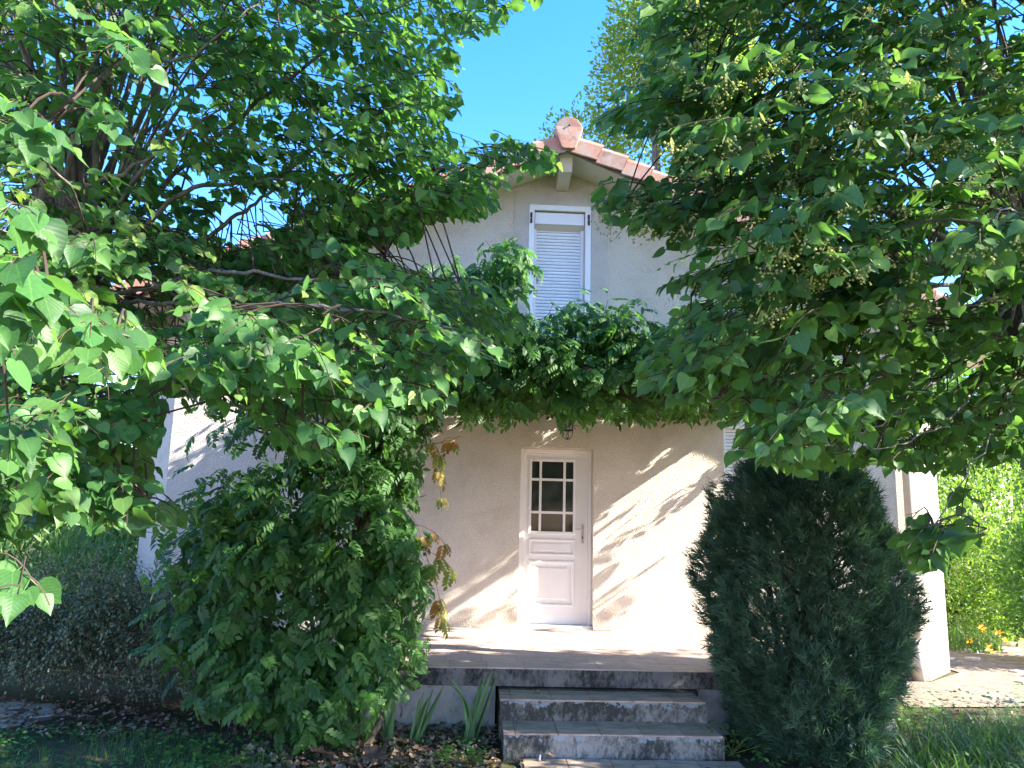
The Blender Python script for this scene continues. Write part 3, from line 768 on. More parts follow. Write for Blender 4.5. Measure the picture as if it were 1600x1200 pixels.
# ------------------------------------------------------------------ linden trees
def linden(tree, head, trunk_pts, mains, samples, crown, allow, leafmat, leafscale, flowers=0, seed=1, sparse=None, shoots=45, fan=None):
    r = random.Random(seed); R = np.random.default_rng(seed)
    b = MB()
    tp = smooth_path([p for p, _ in trunk_pts], 6); rr = np.interp(np.linspace(0, 1, len(tp)), np.linspace(0, 1, len(trunk_pts)), [q for _, q in trunk_pts])
    b.tube(tp, list(rr), 14)
    # knuckled pollard head
    for k in range(16):
        a = r.uniform(0, 2*PI); e = r.uniform(-.4, 1); d = np.array([math.cos(a), math.sin(a), e]); c = head+unit(d)*r.uniform(.03, .14)
        rad = r.uniform(.05, .10); ps = [c-unit(d)*rad, c-unit(d)*rad*.3, c+unit(d)*rad*.7, c+unit(d)*rad*1.1]
        b.tube(ps, [rad*.7, rad, rad*.8, rad*.2], 8)
    b.build('trunk', M['oldbark'], tree, smooth=True)
    limbs = []
    for (pts, r0) in mains: limbs.append((smooth_path(pts, 7), r0))
    for k in range(shoots):
        tgt = fan(r); mid = head+(tgt-head)*.45+np.array([r.uniform(-.15, .15), r.uniform(-.15, .15), .25])
        cv = bez(head+np.array([r.uniform(-.16, .16), r.uniform(-.12, .12), .05]), mid, tgt, 13); e = 1
        while e < 13 and (lambda q: not (-5 < q[0] < 1605 and -5 < q[1] < 1205) or allow(q[0], q[1], q[2], ZERO))(project(cv[e])): e += 1
        if e > 5: limbs.append((cv[:e], r.uniform(.014, .030)))
    for pts, r0 in limbs:
        bb = MB(); n = len(pts); jit = R.normal(0, .008, (n, 3)); jit[0] = 0
        bb.tube(pts+jit, [max(.0028, r0*(1-.85*i/(n-1))) for i in range(n)], 6, cap=False)
        bb.build('branch', M['bark'], tree, smooth=True)
    nodes = np.concatenate([p[len(p)//4:] for p, _ in limbs]); nodes = nodes[(nodes-CAM)@FW > .6]
    tw = MB(); pos = []; nn = []; dd = []; sc = []; ti = []; pet = MB(); fl = []
    def okp(p):
        u, v, z = project(p); return z > .7 and (not (-10 < u < 1610 and -10 < v < 1210) or allow(u, v, z, ZERO))
    def spray(c, tone, big=1.0):
        i = np.argmin(((nodes-c)**2).sum(1)+2.0*np.maximum(0, nodes[:, 2]-c[2]-.3)**2); a = nodes[i]
        out = c-head; out[2] *= .2; out = unit(out+R.normal(0, .35, 3)*[1, 1, .2])
        L = r.uniform(.32, .60)*big
        base = c-out*L*.5+np.array([0, 0, .05]); tip = c+out*L*.5+np.array([0, 0, -r.uniform(.03, .22)*big])
        if np.linalg.norm(base-a) > .05:
            mid = (a+base)/2+np.array([0, 0, r.uniform(.0, .12)])
            if np.linalg.norm(base-a) < .15*project(base)[2]: tw.tube(bez(a, mid, base, 5), [.005, .0045, .004, .004, .0035], 4, cap=False)
        axis = bez(base, c+np.array([0, 0, .05]), tip, 8)
        if not okp(c): return
        while len(axis) > 3 and not okp(axis[-1]): axis = axis[:-1]
        tw.tube(axis, list(np.linspace(.004, .0015, len(axis))*min(1, project(c)[2]/2.8)), 4, cap=False)
        side0 = unit(np.cross(out, [0, 0, 1])); segs = [(axis, 1.0)]
        for sg in (1, -1):
            if r.random() < .8:
                q = axis[r.randint(1, min(4, len(axis)-1))]; e = q+(side0*sg*.8+out*.6)*L*r.uniform(.3, .5)+np.array([0, 0, -r.uniform(.02, .1)])
                ax2 = bez(q, (q+e)/2+np.array([0, 0, .03]), e, 5)
                while len(ax2) > 2 and not okp(ax2[-1]): ax2 = ax2[:-1]
                tw.tube(ax2, .0018, 3, cap=False); segs.append((ax2, .9))
        for ax, f_ in segs:
            ln = np.linalg.norm(ax[-1]-ax[0]); m_ = max(3, int(ln/.052))
            for k in range(m_+1):
                t = (k+.5*r.random())/(m_+.5); q = ax[min(len(ax)-1, int(t*(len(ax)-1)))]+(ax[min(len(ax)-1, int(t*(len(ax)-1))+1)]-ax[min(len(ax)-1, int(t*(len(ax)-1)))])*((t*(len(ax)-1)) % 1)
                sg = 1 if k % 2 else -1
                adir = unit(ax[-1]-ax[0]); sd = unit(np.cross(adir, [0, 0, 1]))
                d = unit(adir*r.uniform(.3, .9)+sd*sg*r.uniform(.4, .9)+np.array([0, 0, -r.uniform(.05, .75)])+R.normal(0, .15, 3))
                if k == m_: d = unit(adir+np.array([0, 0, -.5]))
                hz = unit([out[0], out[1], 0])
                n = unit(np.array([0, 0, 1.])*r.uniform(.25, 1.05)+hz*r.uniform(0, .9)+R.normal(0, .34, 3))
                pl_ = r.uniform(.02, .045); p0 = q+unit(d+np.array([0, 0, -.1]))*pl_
                s_ = leafscale*(r.uniform(.62, 1.15) if r.random() < .85 else r.uniform(.4, .62))*(1.0 if t < .75 else .8)
                u, v, z = project(p0+d*s_*.5)
                if z < .9: continue
                if -10 < u < 1610 and -10 < v < 1210 and not allow(u, v, z, r): continue
                pos.append(p0); nn.append(n); dd.append(d); sc.append(s_)
                ti.append(min(.99, max(.001, tone+r.gauss(0, .13)+(.16 if t > .85 else 0))))
                if z < 4: pet.add([q, p0, p0+np.array([0, 0, .0016]), q+np.array([0, 0, .0016])], [(0, 1, 2, 3)])
            if flowers and r.random() < .9*f_: fl.append(ax[r.randint(len(ax)//2, len(ax)-1)]+np.array([0, 0, -.035])+unit(CAM-ax[0])*.05)
    for c, tone, big in samples(r, R): spray(np.asarray(c, float), tone, big)
    # crown beyond the frame
    cc, cr, nc = crown; k = 0; tries = 0
    while k < nc and tries < nc*40:
        tries += 1; q = R.normal(0, 1, 3); q = q/np.linalg.norm(q)*R.random()**.4; c = cc+q*cr
        if c[2] < .7 or np.linalg.norm(c-CAM) < 1.7: continue
        u, v, z = project(c)
        if z > .3 and -60 < u < 1660 and -60 < v < 1260: continue
        spray(c, .35+r.gauss(0, .1), 1.15); k += 1
    tw.build('twigs', M['twig'], tree)['kind'] = 'stuff'
    if pet.v: pet.build('petioles', M['petiole'], tree)['kind'] = 'stuff'
    fr = frames(np.array(nn), np.array(dd)); fr[:, :, 0] *= R.uniform(.74, 1.1, len(fr))[:, None]; fr[:, :, 2] *= R.uniform(-.6, 3.2, len(fr))[:, None]
    leaves(HEART, pos, fr, sc, ti, leafmat, tree)
    print(tree.name, 'leaves', len(pos))
    if flowers:
        cl = []
        br = xf(ovate(.14, .1, .1), (0, 0, 0), (.2, .3, 1), (.3, .2, -.6), .042); cl.append(br)
        ico = [(.5, 0, 0), (-.5, 0, 0), (0, .5, 0), (0, -.5, 0), (0, 0, .5), (0, 0, -.5)]; icf = [(0, 2, 4), (2, 1, 4), (1, 3, 4), (3, 0, 4), (2, 0, 5), (1, 2, 5), (3, 1, 5), (0, 3, 5)]
        q = random.Random(4)
        for k in range(14):
            c = np.array([q.uniform(-.04, .04), q.uniform(-.04, .04), q.uniform(-.08, -.03)]); s_ = q.uniform(.008, .013)
            cl.append(([tuple(c+np.array(v)*s_) for v in ico], icf, None))
            cl.append(([(0, 0, -.02), (.001, 0, -.02), tuple(c)], [(0, 1, 2)], None))
        cm = tpl_mesh('flower_cluster', combine(cl), M['bract'])
        r.shuffle(fl); vis = []
        for p in fl:
            u, v, z = project(p)
            if -10 < u < 1610 and -10 < v < 1210 and allow(u, v, z, r): vis.append(p)
        vis.sort(key=lambda p: project(p)[2]*r.uniform(.75, 1.25)+(2.0 if project(p)[1] > 480 else 0)); vis = vis[:flowers]
        fr2 = np.array([np.array(Matrix.Rotation(r.uniform(0, 6.28), 3, 'Z')) for _ in vis])
        place_pieces('flower_cluster', cm, vis, fr2, [r.uniform(.85, 1.3) for _ in vis], tree)

def idw(ctrl):
    C = np.array(ctrl, float)
    def f(u, v):
        w = 1/(((C[:, 0]-u)**2+(C[:, 1]-v)**2)+1500)**1.5; return float((w*C[:, 2]).sum()/w.sum())
    return f
def poly_samples(poly, depth, n, tone, jitter=.13, big=None, holes=()):
    us = [p[0] for p in poly]; vs = [p[1] for p in poly]
    def gen(r, R):
        out = []; k = 0
        while k < n:
            u, v = r.uniform(min(us), max(us)), r.uniform(min(vs), max(vs))
            if not inside(poly, u, v): continue
            if any(inside(h, u, v) and r.random() > q for h, q in holes): k += .3; continue
            d = depth(u, v)*(1+r.uniform(-jitter, jitter*1.6)); k += 1
            out.append((dp(u, v, d), tone(u, v, r), min(1.0, .55+.12*d)))
        return out
    return gen

# left tree
LP = [(-120, -120), (840, -120), (838, 8), (812, 14), (786, 50), (760, 62), (735, 40), (712, 80), (738, 108), (702, 124), (728, 150), (694, 196), (708, 222), (745, 218), (800, 212), (872, 238), (884, 262), (836, 276), (775, 300), (772, 332), (738, 346), (690, 330), (640, 385), (600, 380), (560, 388), (640, 425), (735, 425), (830, 470), (835, 545), (730, 600), (700, 640), (622, 640), (545, 725), (498, 725), (430, 700), (395, 640), (345, 612), (372, 690), (330, 735), (290, 700), (325, 800), (250, 835), (110, 815), (-60, 850)]
LH = [([(345, 325), (430, 308), (448, 352), (372, 398)], .05), ([(272, 600), (395, 630), (430, 705), (330, 770), (285, 800), (250, 700)], .10), ([(-60, 60), (230, 40), (330, 150), (300, 330), (170, 500), (20, 500), (-60, 300)], .62), ([(60, 560), (230, 560), (250, 620), (60, 640)], .5), ([(160, 425), (255, 430), (300, 505), (180, 500)], .4)]
ldepth = idw([(20, 380, 3.9), (60, 480, 3.6), (180, 540, 3.2), (240, 500, 3.0), (0, 700, 2.6), (400, 520, 3.0), (600, 470, 3.1), (800, 540, 3.3), (500, 690, 3.0), (280, 660, 3.3), (150, 750, 3.0), (300, 250, 4.6), (500, 100, 4.3), (700, 60, 4.3), (700, 260, 4.8), (850, 250, 4.8), (600, 330, 5.2), (400, 400, 5.3), (100, 200, 4.2), (60, 170, 4.0), (200, 50, 4.0), (480, 560, 3.1), (0, -100, 3.5), (600, -100, 4)])
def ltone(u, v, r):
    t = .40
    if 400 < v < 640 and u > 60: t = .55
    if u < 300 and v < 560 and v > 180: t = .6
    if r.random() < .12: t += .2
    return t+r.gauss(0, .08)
def lallow(u, v, z, r):
    if z > 2.4 and inside([(262, 620), (390, 640), (440, 695), (350, 735), (300, 790), (235, 790), (240, 700)], u, v) and r.random() > .30: return False
    if inside([(345, 325), (430, 308), (448, 352), (372, 398)], u, v): return r.random() < .12
    if inside([(190, 425), (245, 430), (250, 460), (190, 455)], u, v): return r.random() < .2
    if inside(LP, u, v): return True
    return r.random() < .06
lhead = dp(110, 445, 4.9)
ltree = empty('linden_tree', (float(lhead[0]-1.3), float(lhead[1]), 0), 'pollarded linden on the left with many grey shoots rising from a dark knotted head', 'tree')
lt = np.array(ltree.location)
ltrunk = [(lt+[0, 0, -.1], .25), (lt+[.02, 0, 1.2], .20), (dp(-70, 640, 4.6), .17), (dp(30, 575, 4.6), .13), (dp(100, 530, 4.75), .13), (lhead+[0, 0, -.25], .19), (lhead, .23), (lhead+[0, 0, .10], .17)]
H = lambda u, v, d: dp(u, v, d)
lmains = [([lhead, H(60, 320, 4.2), H(180, 105, 4.0), H(285, 90, 4.0), H(430, -10, 4.1)], .022),
          ([lhead, H(30, 330, 4.3), H(190, 270, 4.2), H(300, 200, 4.3), H(430, 112, 4.4)], .020),
          ([lhead, H(200, 380, 4.7), H(290, 300, 4.6), H(400, 285, 4.7), H(560, 270, 4.9), H(700, 262, 5.0), H(850, 250, 5.1)], .020),
          ([lhead, H(250, 420, 4.8), H(350, 350, 4.9), H(420, 300, 5.0), H(520, 210, 5.0), H(660, 150, 5)], .020),
          ([lhead, H(200, 455, 4.4), H(330, 425, 4.2), H(450, 432, 4.2), H(600, 440, 4.3), H(740, 450, 4.4)], .018),
          ([lhead, H(200, 470, 4.3), H(330, 480, 3.7), H(480, 480, 3.2), H(650, 500, 3.2), H(790, 545, 3.3)], .016),
          ([lhead, H(180, 400, 4.0), H(60, 385, 2.9), H(-40, 340, 2.3)], .009),
          ([lhead, H(160, 490, 3.8), H(250, 560, 3.3), H(300, 620, 3.2), H(400, 640, 3.1), H(500, 700, 3.1)], .012),
          ([H(30, 575, 4.6), H(120, 600, 3.9), H(160, 680, 3.3), H(230, 780, 3.1)], .008),
          ([H(150, 545, 4.7), H(60, 560, 3.6), H(-20, 640, 3.0), H(20, 760, 2.8)], .009),
          ([lhead, H(130, 340, 3.6), H(60, 230, 2.9), H(110, 160, 2.5)], .010),
          ([lhead, H(120, 480, 3.4), H(-30, 480, 2.3), H(60, 490, 1.9), H(200, 530, 1.95)], .006),
          ([lhead, H(300, 250, 5.2), H(480, 100, 5), H(640, 0, 4.8), H(780, -40, 4.6)], .020),
          ([lhead, H(260, 470, 5), H(420, 480, 5.5), H(600, 400, 5.6)], .014)]
def lfan(r):
    a = r.random()
    u = -150+a*560+r.uniform(-30, 30); return dp(u, r.uniform(-260, -40) if u < 300 else r.uniform(-120, 60), r.uniform(4.3, 6.0))
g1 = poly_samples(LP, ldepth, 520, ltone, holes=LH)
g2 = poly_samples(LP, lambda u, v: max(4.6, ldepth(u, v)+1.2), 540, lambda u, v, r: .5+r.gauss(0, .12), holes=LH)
NEAR = [((10, 350), 1.7), ((10, 420), 1.6), ((60, 200), 2.2), ((150, 190), 2.4), ((50, 470), 1.7), ((130, 500), 1.8), ((10, 180), 2.2), ((20, 670), 1.9), ((50, 700), 2.2), ((180, 60), 2.6), ((10, 925), 1.35), ((200, 525), 1.95), ((-30, 500), 1.6)]
g5 = poly_samples([(230, 330), (345, 400), (500, 330), (640, 300), (770, 290), (640, 400), (700, 440), (300, 480), (200, 420)], lambda u, v: 5.0, 210, lambda u, v, r: .5+r.gauss(0, .1))
def lsamples(r, R):
    out = g1(r, R)+g2(r, R)+g5(r, R)
    for (u, v), d in NEAR:
        for k in range(2): out.append((dp(u+r.uniform(-25, 25), v+r.uniform(-20, 20), d*r.uniform(1.0, 1.15)), .5, .5))
    return out
def lallow2(u, v, z, r):
    if z < 1.6 and v > 850: return u < 85 and 900 < v < 950
    return lallow(u, v, z, r)
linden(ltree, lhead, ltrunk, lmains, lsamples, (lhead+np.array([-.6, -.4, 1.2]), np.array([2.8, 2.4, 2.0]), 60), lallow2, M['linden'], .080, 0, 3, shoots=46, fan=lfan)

# right tree
RP = [(1012, -120), (1010, 0), (985, 60), (1000, 118), (932, 168), (925, 202), (1000, 215), (1050, 235), (1050, 275), (1000, 290), (932, 282), (922, 332), (990, 365), (1045, 372), (1015, 415), (1000, 432), (1050, 468), (1045, 520), (1000, 548), (992, 600), (1060, 640), (1112, 622), (1135, 672), (1165, 722), (1260, 745), (1370, 722), (1480, 745), (1560, 720), (1720, 740), (1720, -120)]
RH2 = [(1396, 850), (1430, 800), (1490, 752), (1535, 790), (1545, 850), (1440, 895)]
rdepth = idw([(1050, 100, 3.8), (1200, 200, 3.3), (1400, 150, 3.5), (1550, 100, 3.9), (1000, 300, 3.9), (1100, 420, 3.7), (1300, 400, 3.1), (1450, 330, 3.8), (1580, 350, 2.9), (1200, 600, 3.4), (1300, 650, 3.4), (1450, 650, 4.2), (1580, 600, 4.2), (1050, 550, 3.7), (1150, 500, 3.6), (1300, 0, 3.6), (1700, 300, 3.5)])
RHOLES = [([(1455, 420), (1500, 425), (1500, 490), (1440, 485)], .15), ([(1440, 540), (1600, 540), (1600, 640), (1530, 680), (1450, 600)], .45), ([(1330, 160), (1600, 260), (1600, 420), (1400, 300)], .55)]
def rallow(u, v, z, r):
    if inside([(1462, 425), (1490, 430), (1490, 470), (1450, 470)], u, v): return r.random() < .15
    if inside(RP, u, v): return True
    if inside(RH2, u, v): return True
    return r.random() < .05
rhead = dp(1600, 445, 4.9)
rtree = empty('linden_tree', (float(rhead[0]+.75), float(rhead[1]), 0), 'linden on the right hung with pale yellow flower clusters and drooping branches', 'tree')
rt_ = np.array(rtree.location)
rtrunk = [(rt_+[0, 0, -.1], .24), (rt_+[-.02, 0, 1.3], .19), (rhead+[.42, 0, -.75], .16), (rhead+[.10, 0, -.35], .15), (rhead+[0, 0, -.1], .2), (rhead, .22), (rhead+[0, 0, .12], .15)]
rmains = [([rhead, H(1540, 250, 4.6), H(1500, 120, 4.4), H(1440, -20, 4.3)], .026),
          ([rhead, H(1580, 200, 4.8), H(1560, 60, 4.8), H(1540, -60, 4.8)], .022),
          ([rhead, H(1480, 330, 4.5), H(1400, 240, 4.2), H(1300, 90, 4.0), H(1200, 0, 3.9)], .022),
          ([rhead, H(1500, 380, 4.4), H(1380, 330, 4.0), H(1250, 240, 3.7), H(1100, 150, 3.8)], .020),
          ([rhead, H(1520, 420, 4.2), H(1400, 400, 3.6), H(1280, 350, 3.4), H(1100, 330, 3.8), H(980, 310, 4.0)], .020),
          ([rhead, H(1500, 445, 4.4), H(1400, 450, 4.1), H(1250, 470, 3.9), H(1080, 460, 3.9)], .018),
          ([rhead, H(1510, 480, 4.3), H(1400, 505, 4.0), H(1250, 492, 3.8), H(1100, 520, 3.8)], .016),
          ([rhead, H(1520, 500, 4.4), H(1430, 560, 4.2), H(1300, 600, 3.7), H(1180, 620, 3.5), H(1050, 615, 3.6)], .014),
          ([rhead, H(1540, 520, 4.5), H(1470, 590, 4.3), H(1380, 660, 3.8), H(1260, 700, 3.5)], .013),
          ([rhead, H(1560, 540, 4.5), H(1500, 640, 4.0), H(1440, 680, 3.7), H(1370, 700, 3.5)], .012),
          ([rhead, H(1590, 560, 4.2), H(1560, 650, 3.8), H(1510, 740, 3.5), H(1450, 840, 3.4)], .008),
          ([rhead, H(1600, 600, 4.4), H(1580, 680, 4.3)], .010),
          ([rhead, H(1620, 380, 3.8), H(1580, 330, 3.0), H(1540, 350, 2.8)], .010)]
def rfan(r):
    if r.random() < .55: return dp(r.uniform(1150, 1700), r.uniform(-250, 60), r.uniform(3.8, 5.4))
    v = r.uniform(200, 620); return dp(1180+abs(v-380)*.4+r.uniform(-60, 160), v, r.uniform(3.6, 5.2))
rtone = lambda u, v, r: .42+r.gauss(0, .10)+(.22 if r.random() < .10 else 0)
rg1 = poly_samples(RP, rdepth, 560, rtone, holes=RHOLES)
rg2 = poly_samples(RP, lambda u, v: rdepth(u, v)+1.2, 230, lambda u, v, r: .55+r.gauss(0, .12), holes=RHOLES)
rg3 = poly_samples(RH2, lambda u, v: 3.4, 12, lambda u, v, r: .35)
rg4 = poly_samples([(1230, 150), (1700, 150), (1700, 640), (1320, 640), (1230, 560)], lambda u, v: 6.2, 120, lambda u, v, r: .5+r.gauss(0, .12))
def rsamples(r, R): return rg1(r, R)+rg2(r, R)+rg3(r, R)+rg4(r, R)
linden(rtree, rhead, rtrunk, rmains, rsamples, (rhead+np.array([.5, .0, 2.6]), np.array([3.4, 3.2, 3.9]), 800), rallow, M['linden2'], .084, 260, 5, shoots=46, fan=rfan)  # off-frame crown enlarged to block sun from the left tree

# ------------------------------------------------------------------ wisteria
vine = empty('wisteria', (-1.5, -2.85, 0), 'dark green wisteria climbing the left column and spilling over the pergola', 'climbing plant')
blobs = []   # centre, radii, count
def B(u, v, Y, rx, ry, rz_, n): blobs.append((at(u, v, Y), np.array([rx, ry, rz_]), n))
B(470, 930, -3.0, .90, .50, .85, 400); B(600, 915, -2.85, .40, .40, .52, 180); B(400, 800, -2.8, .55, .35, .34, 170)
B(540, 740, -2.6, .52, .40, .36, 200); B(570, 640, -2.5, .50, .40, .45, 190); B(345, 900, -2.9, .40, .35, .45, 110)
B(480, 1060, -3.2, .62, .35, .30, 210); B(520, 850, -3.0, .6, .35, .4, 170); B(350, 1000, -3.0, .35, .3, .35, 80)
B(460, 620, -2.6, .7, .5, .55, 180); B(640, 700, -2.5, .30, .35, .30, 60)
B(620, 560, -2.4, .9, .45, .50, 260); B(760, 560, -2.4, .8, .45, .50, 260); B(900, 560, -2.35, .8, .42, .46, 340); B(1020, 560, -2.3, .7, .42, .42, 240); B(1130, 550, -2.2, .6, .45, .42, 180)
B(785, 425, -2.0, .20, .2, .30, 75); B(690, 455, -2.0, .42, .3, .20, 90); B(520, 480, -2.1, .8, .5, .4, 120)
for k in range(7): blobs.append((np.array([-2.2+k*.78, -1.3, 3.42]), np.array([.75, 1.15, .24]), 150))
blobs.append((np.array([3.05, -.5, 2.75]), np.array([.30, .3, .28]), 15)); blobs.append((np.array([3.9, -.75, 3.1]), np.array([.30, .3, .30]), 9))  # hidden leaf clumps added to cast shadow streaks on the wall beside the door
for k in range(14): blobs.append((np.array([-2.3+k*.36, -.45, 3.32]), np.array([.40, .42, .17]), 90))
VEX = [[(865, 664), (903, 664), (910, 700), (862, 700)], [(546, 790), (586, 790), (586, 836), (546, 836)]]
pos = []; nn = []; dd = []; sc = []; ti = []; R = np.random.default_rng(21); r = random.Random(21); vt = MB()
nod = [b_[0] for b_ in blobs]
for c, rad, n in blobs:
    k = 0
    while k < n:
        q = R.normal(0, 1, 3); q /= np.linalg.norm(q); s = .55+.45*R.random()**.6 if r.random() < .9 else r.uniform(1.0, 1.25)
        if r.random() < .25: q[1] = -abs(q[1])
        p = c+q*rad*s; k += 1
        if p[1] > -.12 or p[2] < .12: continue
        if s > .72 and c[1] < -2 and math.sin(p[0]*6.1+1.3)*math.sin(p[2]*7.3+.6*math.sin(p[0]*9))+.35*math.sin(p[0]*15+p[2]*11) > .55: continue
        if p[2] > .45 and p[2] < 2.7 and p[1] > -2.0 and p[0] > -.9: continue
        out = unit(q/rad); tip = p+unit(out+np.array([0, 0, .25]))*.12
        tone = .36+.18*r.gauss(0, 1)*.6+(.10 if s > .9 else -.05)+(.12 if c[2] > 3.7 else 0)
        if s > .9 and r.random() < .25: vt.tube([c+q*rad*.4, p, tip], [.004, .003, .002], 3, cap=False)
        for j in range(2):
            ph = r.uniform(0, 6.28); hz = np.array([math.cos(ph), math.sin(ph), 0])
            d = unit(out*.25+hz*.8+np.array([0, 0, -r.uniform(.1, .9)])+np.array([0, -.15, 0]))
            n_ = unit(np.array([0, -.25, .75])+out*.9+R.normal(0, .25, 3))
            pp = tip if j else p; s_ = r.uniform(.15, .25)
            u, v, z = project(pp+d*s_*.5)
            if any(inside(e, u, v) for e in VEX): continue
            if v > 640 and 690 < u < 1120 and v > 656+9*math.sin(u*.05)+8*math.sin(u*.13)+r.gauss(0, 7): continue
            if u > 672 and v > 668 and u < 1000: continue
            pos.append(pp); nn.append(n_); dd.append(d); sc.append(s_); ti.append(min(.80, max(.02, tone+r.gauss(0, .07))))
# bronze young shoots hanging on the right of the column
for (u0, v0, u1, v1) in ((655, 680, 690, 720), (670, 700, 690, 800), (650, 820, 700, 860), (660, 860, 712, 900), (655, 850, 690, 960), (640, 800, 672, 905), (690, 690, 705, 690), (668, 930, 690, 975)):
    a, b_ = at(u0, v0, -2.55), at(u1, v1, -2.65); cv = bez(a, (a+b_)/2+np.array([.05, 0, .08]), b_, 6); vt.tube(cv, .002, 3, cap=False)
    for q in cv[2::2]:
        for sg in (1, -1):
            pos.append(q); nn.append(unit([.3, -.6, .6])); dd.append(unit([sg*.35+.3, -.2, -.8])); sc.append(r.uniform(.12, .20)); ti.append(r.uniform(.90, .99))
fr = frames(np.array(nn), np.array(dd)); fr[:, :, 2] *= R.uniform(.3, 1.8, len(fr))[:, None]
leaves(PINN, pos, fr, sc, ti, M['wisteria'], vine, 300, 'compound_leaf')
print('wisteria', len(pos))
vt.build('twigs', M['twig'], vine)['kind'] = 'stuff'
def stem(pts, r0, r1, par=vine, mat='vinebark'):
    b = MB(); P = smooth_path(pts, 6); b.tube(P+R.normal(0, .006, P.shape), list(np.linspace(r0, r1, len(P))), 8); return b.build('stem', M[mat], par, smooth=True)
a = ground(540, 1178)
stem([(-1.62, -3.05, -.05), (-1.55, -2.95, .3), (-1.45, -2.75, .8), (-1.65, -2.6, 1.4), (-1.42, -2.52, 2.0), (-1.5, -2.5, 2.9)], .05, .03)
stem([(-1.35, -3.15, -.05), (-1.22, -2.95, .22), (-1.28, -2.75, .6), (-1.4, -2.65, 1.1), (-1.6, -2.52, 1.9), (-1.4, -2.5, 3.0)], .028, .018)
stem([(-1.75, -3.1, -.05), (-2.0, -3.05, .25), (-2.2, -2.95, .8), (-1.9, -2.8, 1.3)], .035, .02)
stem([(-1.68, -3.0, -.05), (-1.75, -2.9, .5), (-1.95, -2.75, 1.2)], .025, .015)
stem([(-1.5, -2.5, 2.9), (-.8, -2.45, 3.15), (.2, -2.4, 3.2), (1.2, -2.4, 3.15), (2.2, -2.35, 3.15)], .03, .015)

# ------------------------------------------------------------------ juniper by the steps
jun = empty('juniper', (2.28, -3.05, 0), 'tall dense dark juniper bush standing right of the steps', 'shrub')
def tuft(n, seed, wid=.028, spread=1.0):
    r = random.Random(seed); V = []; f = []
    for i in range(n):
        t = i/n; a = r.uniform(-1.0, 1.0)*spread; e = r.uniform(-.6, .6)*spread; L = r.uniform(.45, .8)*(1-.3*t); y0 = t*.55
        d = unit([math.sin(a), math.cos(a), e]); s = unit(np.cross(d, [0, 0, 1])+np.array([0, 0, r.uniform(-.8, .8)]))*wid
        b = len(V); p = np.array([0, y0, 0]); V += [tuple(p-s), tuple(p+s), tuple(p+d*L)]; f.append((b, b+1, b+2))
    return V, f, None
TUFT = tuft(13, 3)
R = np.random.default_rng(31); r = random.Random(31); pos = []; nn = []; dd = []; ti = []; sc = []; jb = MB()
def jr(z, a):
    t = z/2.42; base = .96*(1-.22*t**3)*(.80+.20*math.sin(PI*min(1, t*1.1)))
    if t > .82: base *= 1-(t-.82)**1.3*4.5
    return base*(1+.10*math.sin(a*3+z*3.1)+.08*math.sin(a*7-z*5.3)+.05*math.sin(a*13+z*9))
JC = np.array([2.20, -3.05])
for k in range(17000):
    z = r.uniform(.05, 2.42)+.0; a = r.uniform(0, 2*PI)
    if r.random() < .35: a = r.uniform(PI, 2*PI)
    s = 1-abs(r.gauss(0, .2)); rr = jr(z, a)*max(.25, s)
    lean = .04*z
    p = np.array([JC[0]+rr*math.cos(a)*(.70+.12*min(1, z/1.2))*(1.06 if math.cos(a) < 0 else .86)*(.84+.16*min(1, z/.7))+lean*.5, JC[1]+rr*math.sin(a)*.85, z+r.uniform(-.05, .05)])
    u, v, zz = project(p)
    hole = math.sin(p[0]*8.1+1+2*math.sin(z*3.1))*math.sin(z*9.3+2)+.6*math.sin(p[0]*19)*math.sin(z*17)
    if math.cos(a) > .25 and 1.15 < z < 2.1 and r.random() < .38+.3*hole: continue
    if hole > 1.0 and r.random() < .75: continue
    out = unit([math.cos(a), math.sin(a), .55+.5*r.random()]); d = unit(out+R.normal(0, .35, 3))
    pos.append(p); nn.append(unit(R.normal(0, 1, 3)+np.array([0, 0, .8]))); dd.append(d); sc.append(r.uniform(.09, .17)*(1.15 if s > .9 else .9)); ti.append(min(.99, max(.01, .38+r.gauss(0, .17)+.12*hole)))
scatter('foliage', TUFT, pos, frames(np.array(nn), np.array(dd)), sc, ti, M['juniper'], jun, smooth=False)
for k in range(90):
    a = r.uniform(0, 2*PI); z0 = r.uniform(.1, 1.7); z1 = min(2.3, z0+r.uniform(.3, .7)); rr = jr(z1, a)*r.uniform(.75, .98)
    p0 = np.array([JC[0], JC[1], z0]); p2 = np.array([JC[0]+rr*math.cos(a)*.72, JC[1]+rr*math.sin(a)*.8, z1]); jb.tube(bez(p0, (p0+p2)/2+np.array([0, 0, -.1]), p2, 6), list(np.linspace(.012, .003, 6)), 4, cap=False)
jb.build('branches', M['twig'], jun)['kind'] = 'stuff'
for dx, dy in ((0, 0), (.12, .05), (-.1, .08), (.05, -.1)):
    b = MB(); b.tube([(JC[0]+dx, JC[1]+dy, -.05), (JC[0]+dx*2, JC[1]+dy*2, 1.0), (JC[0]+dx*3, JC[1]+dy*3, 2.1)], [.04, .03, .01], 7); b.build('stem', M['vinebark'], jun, smooth=True)

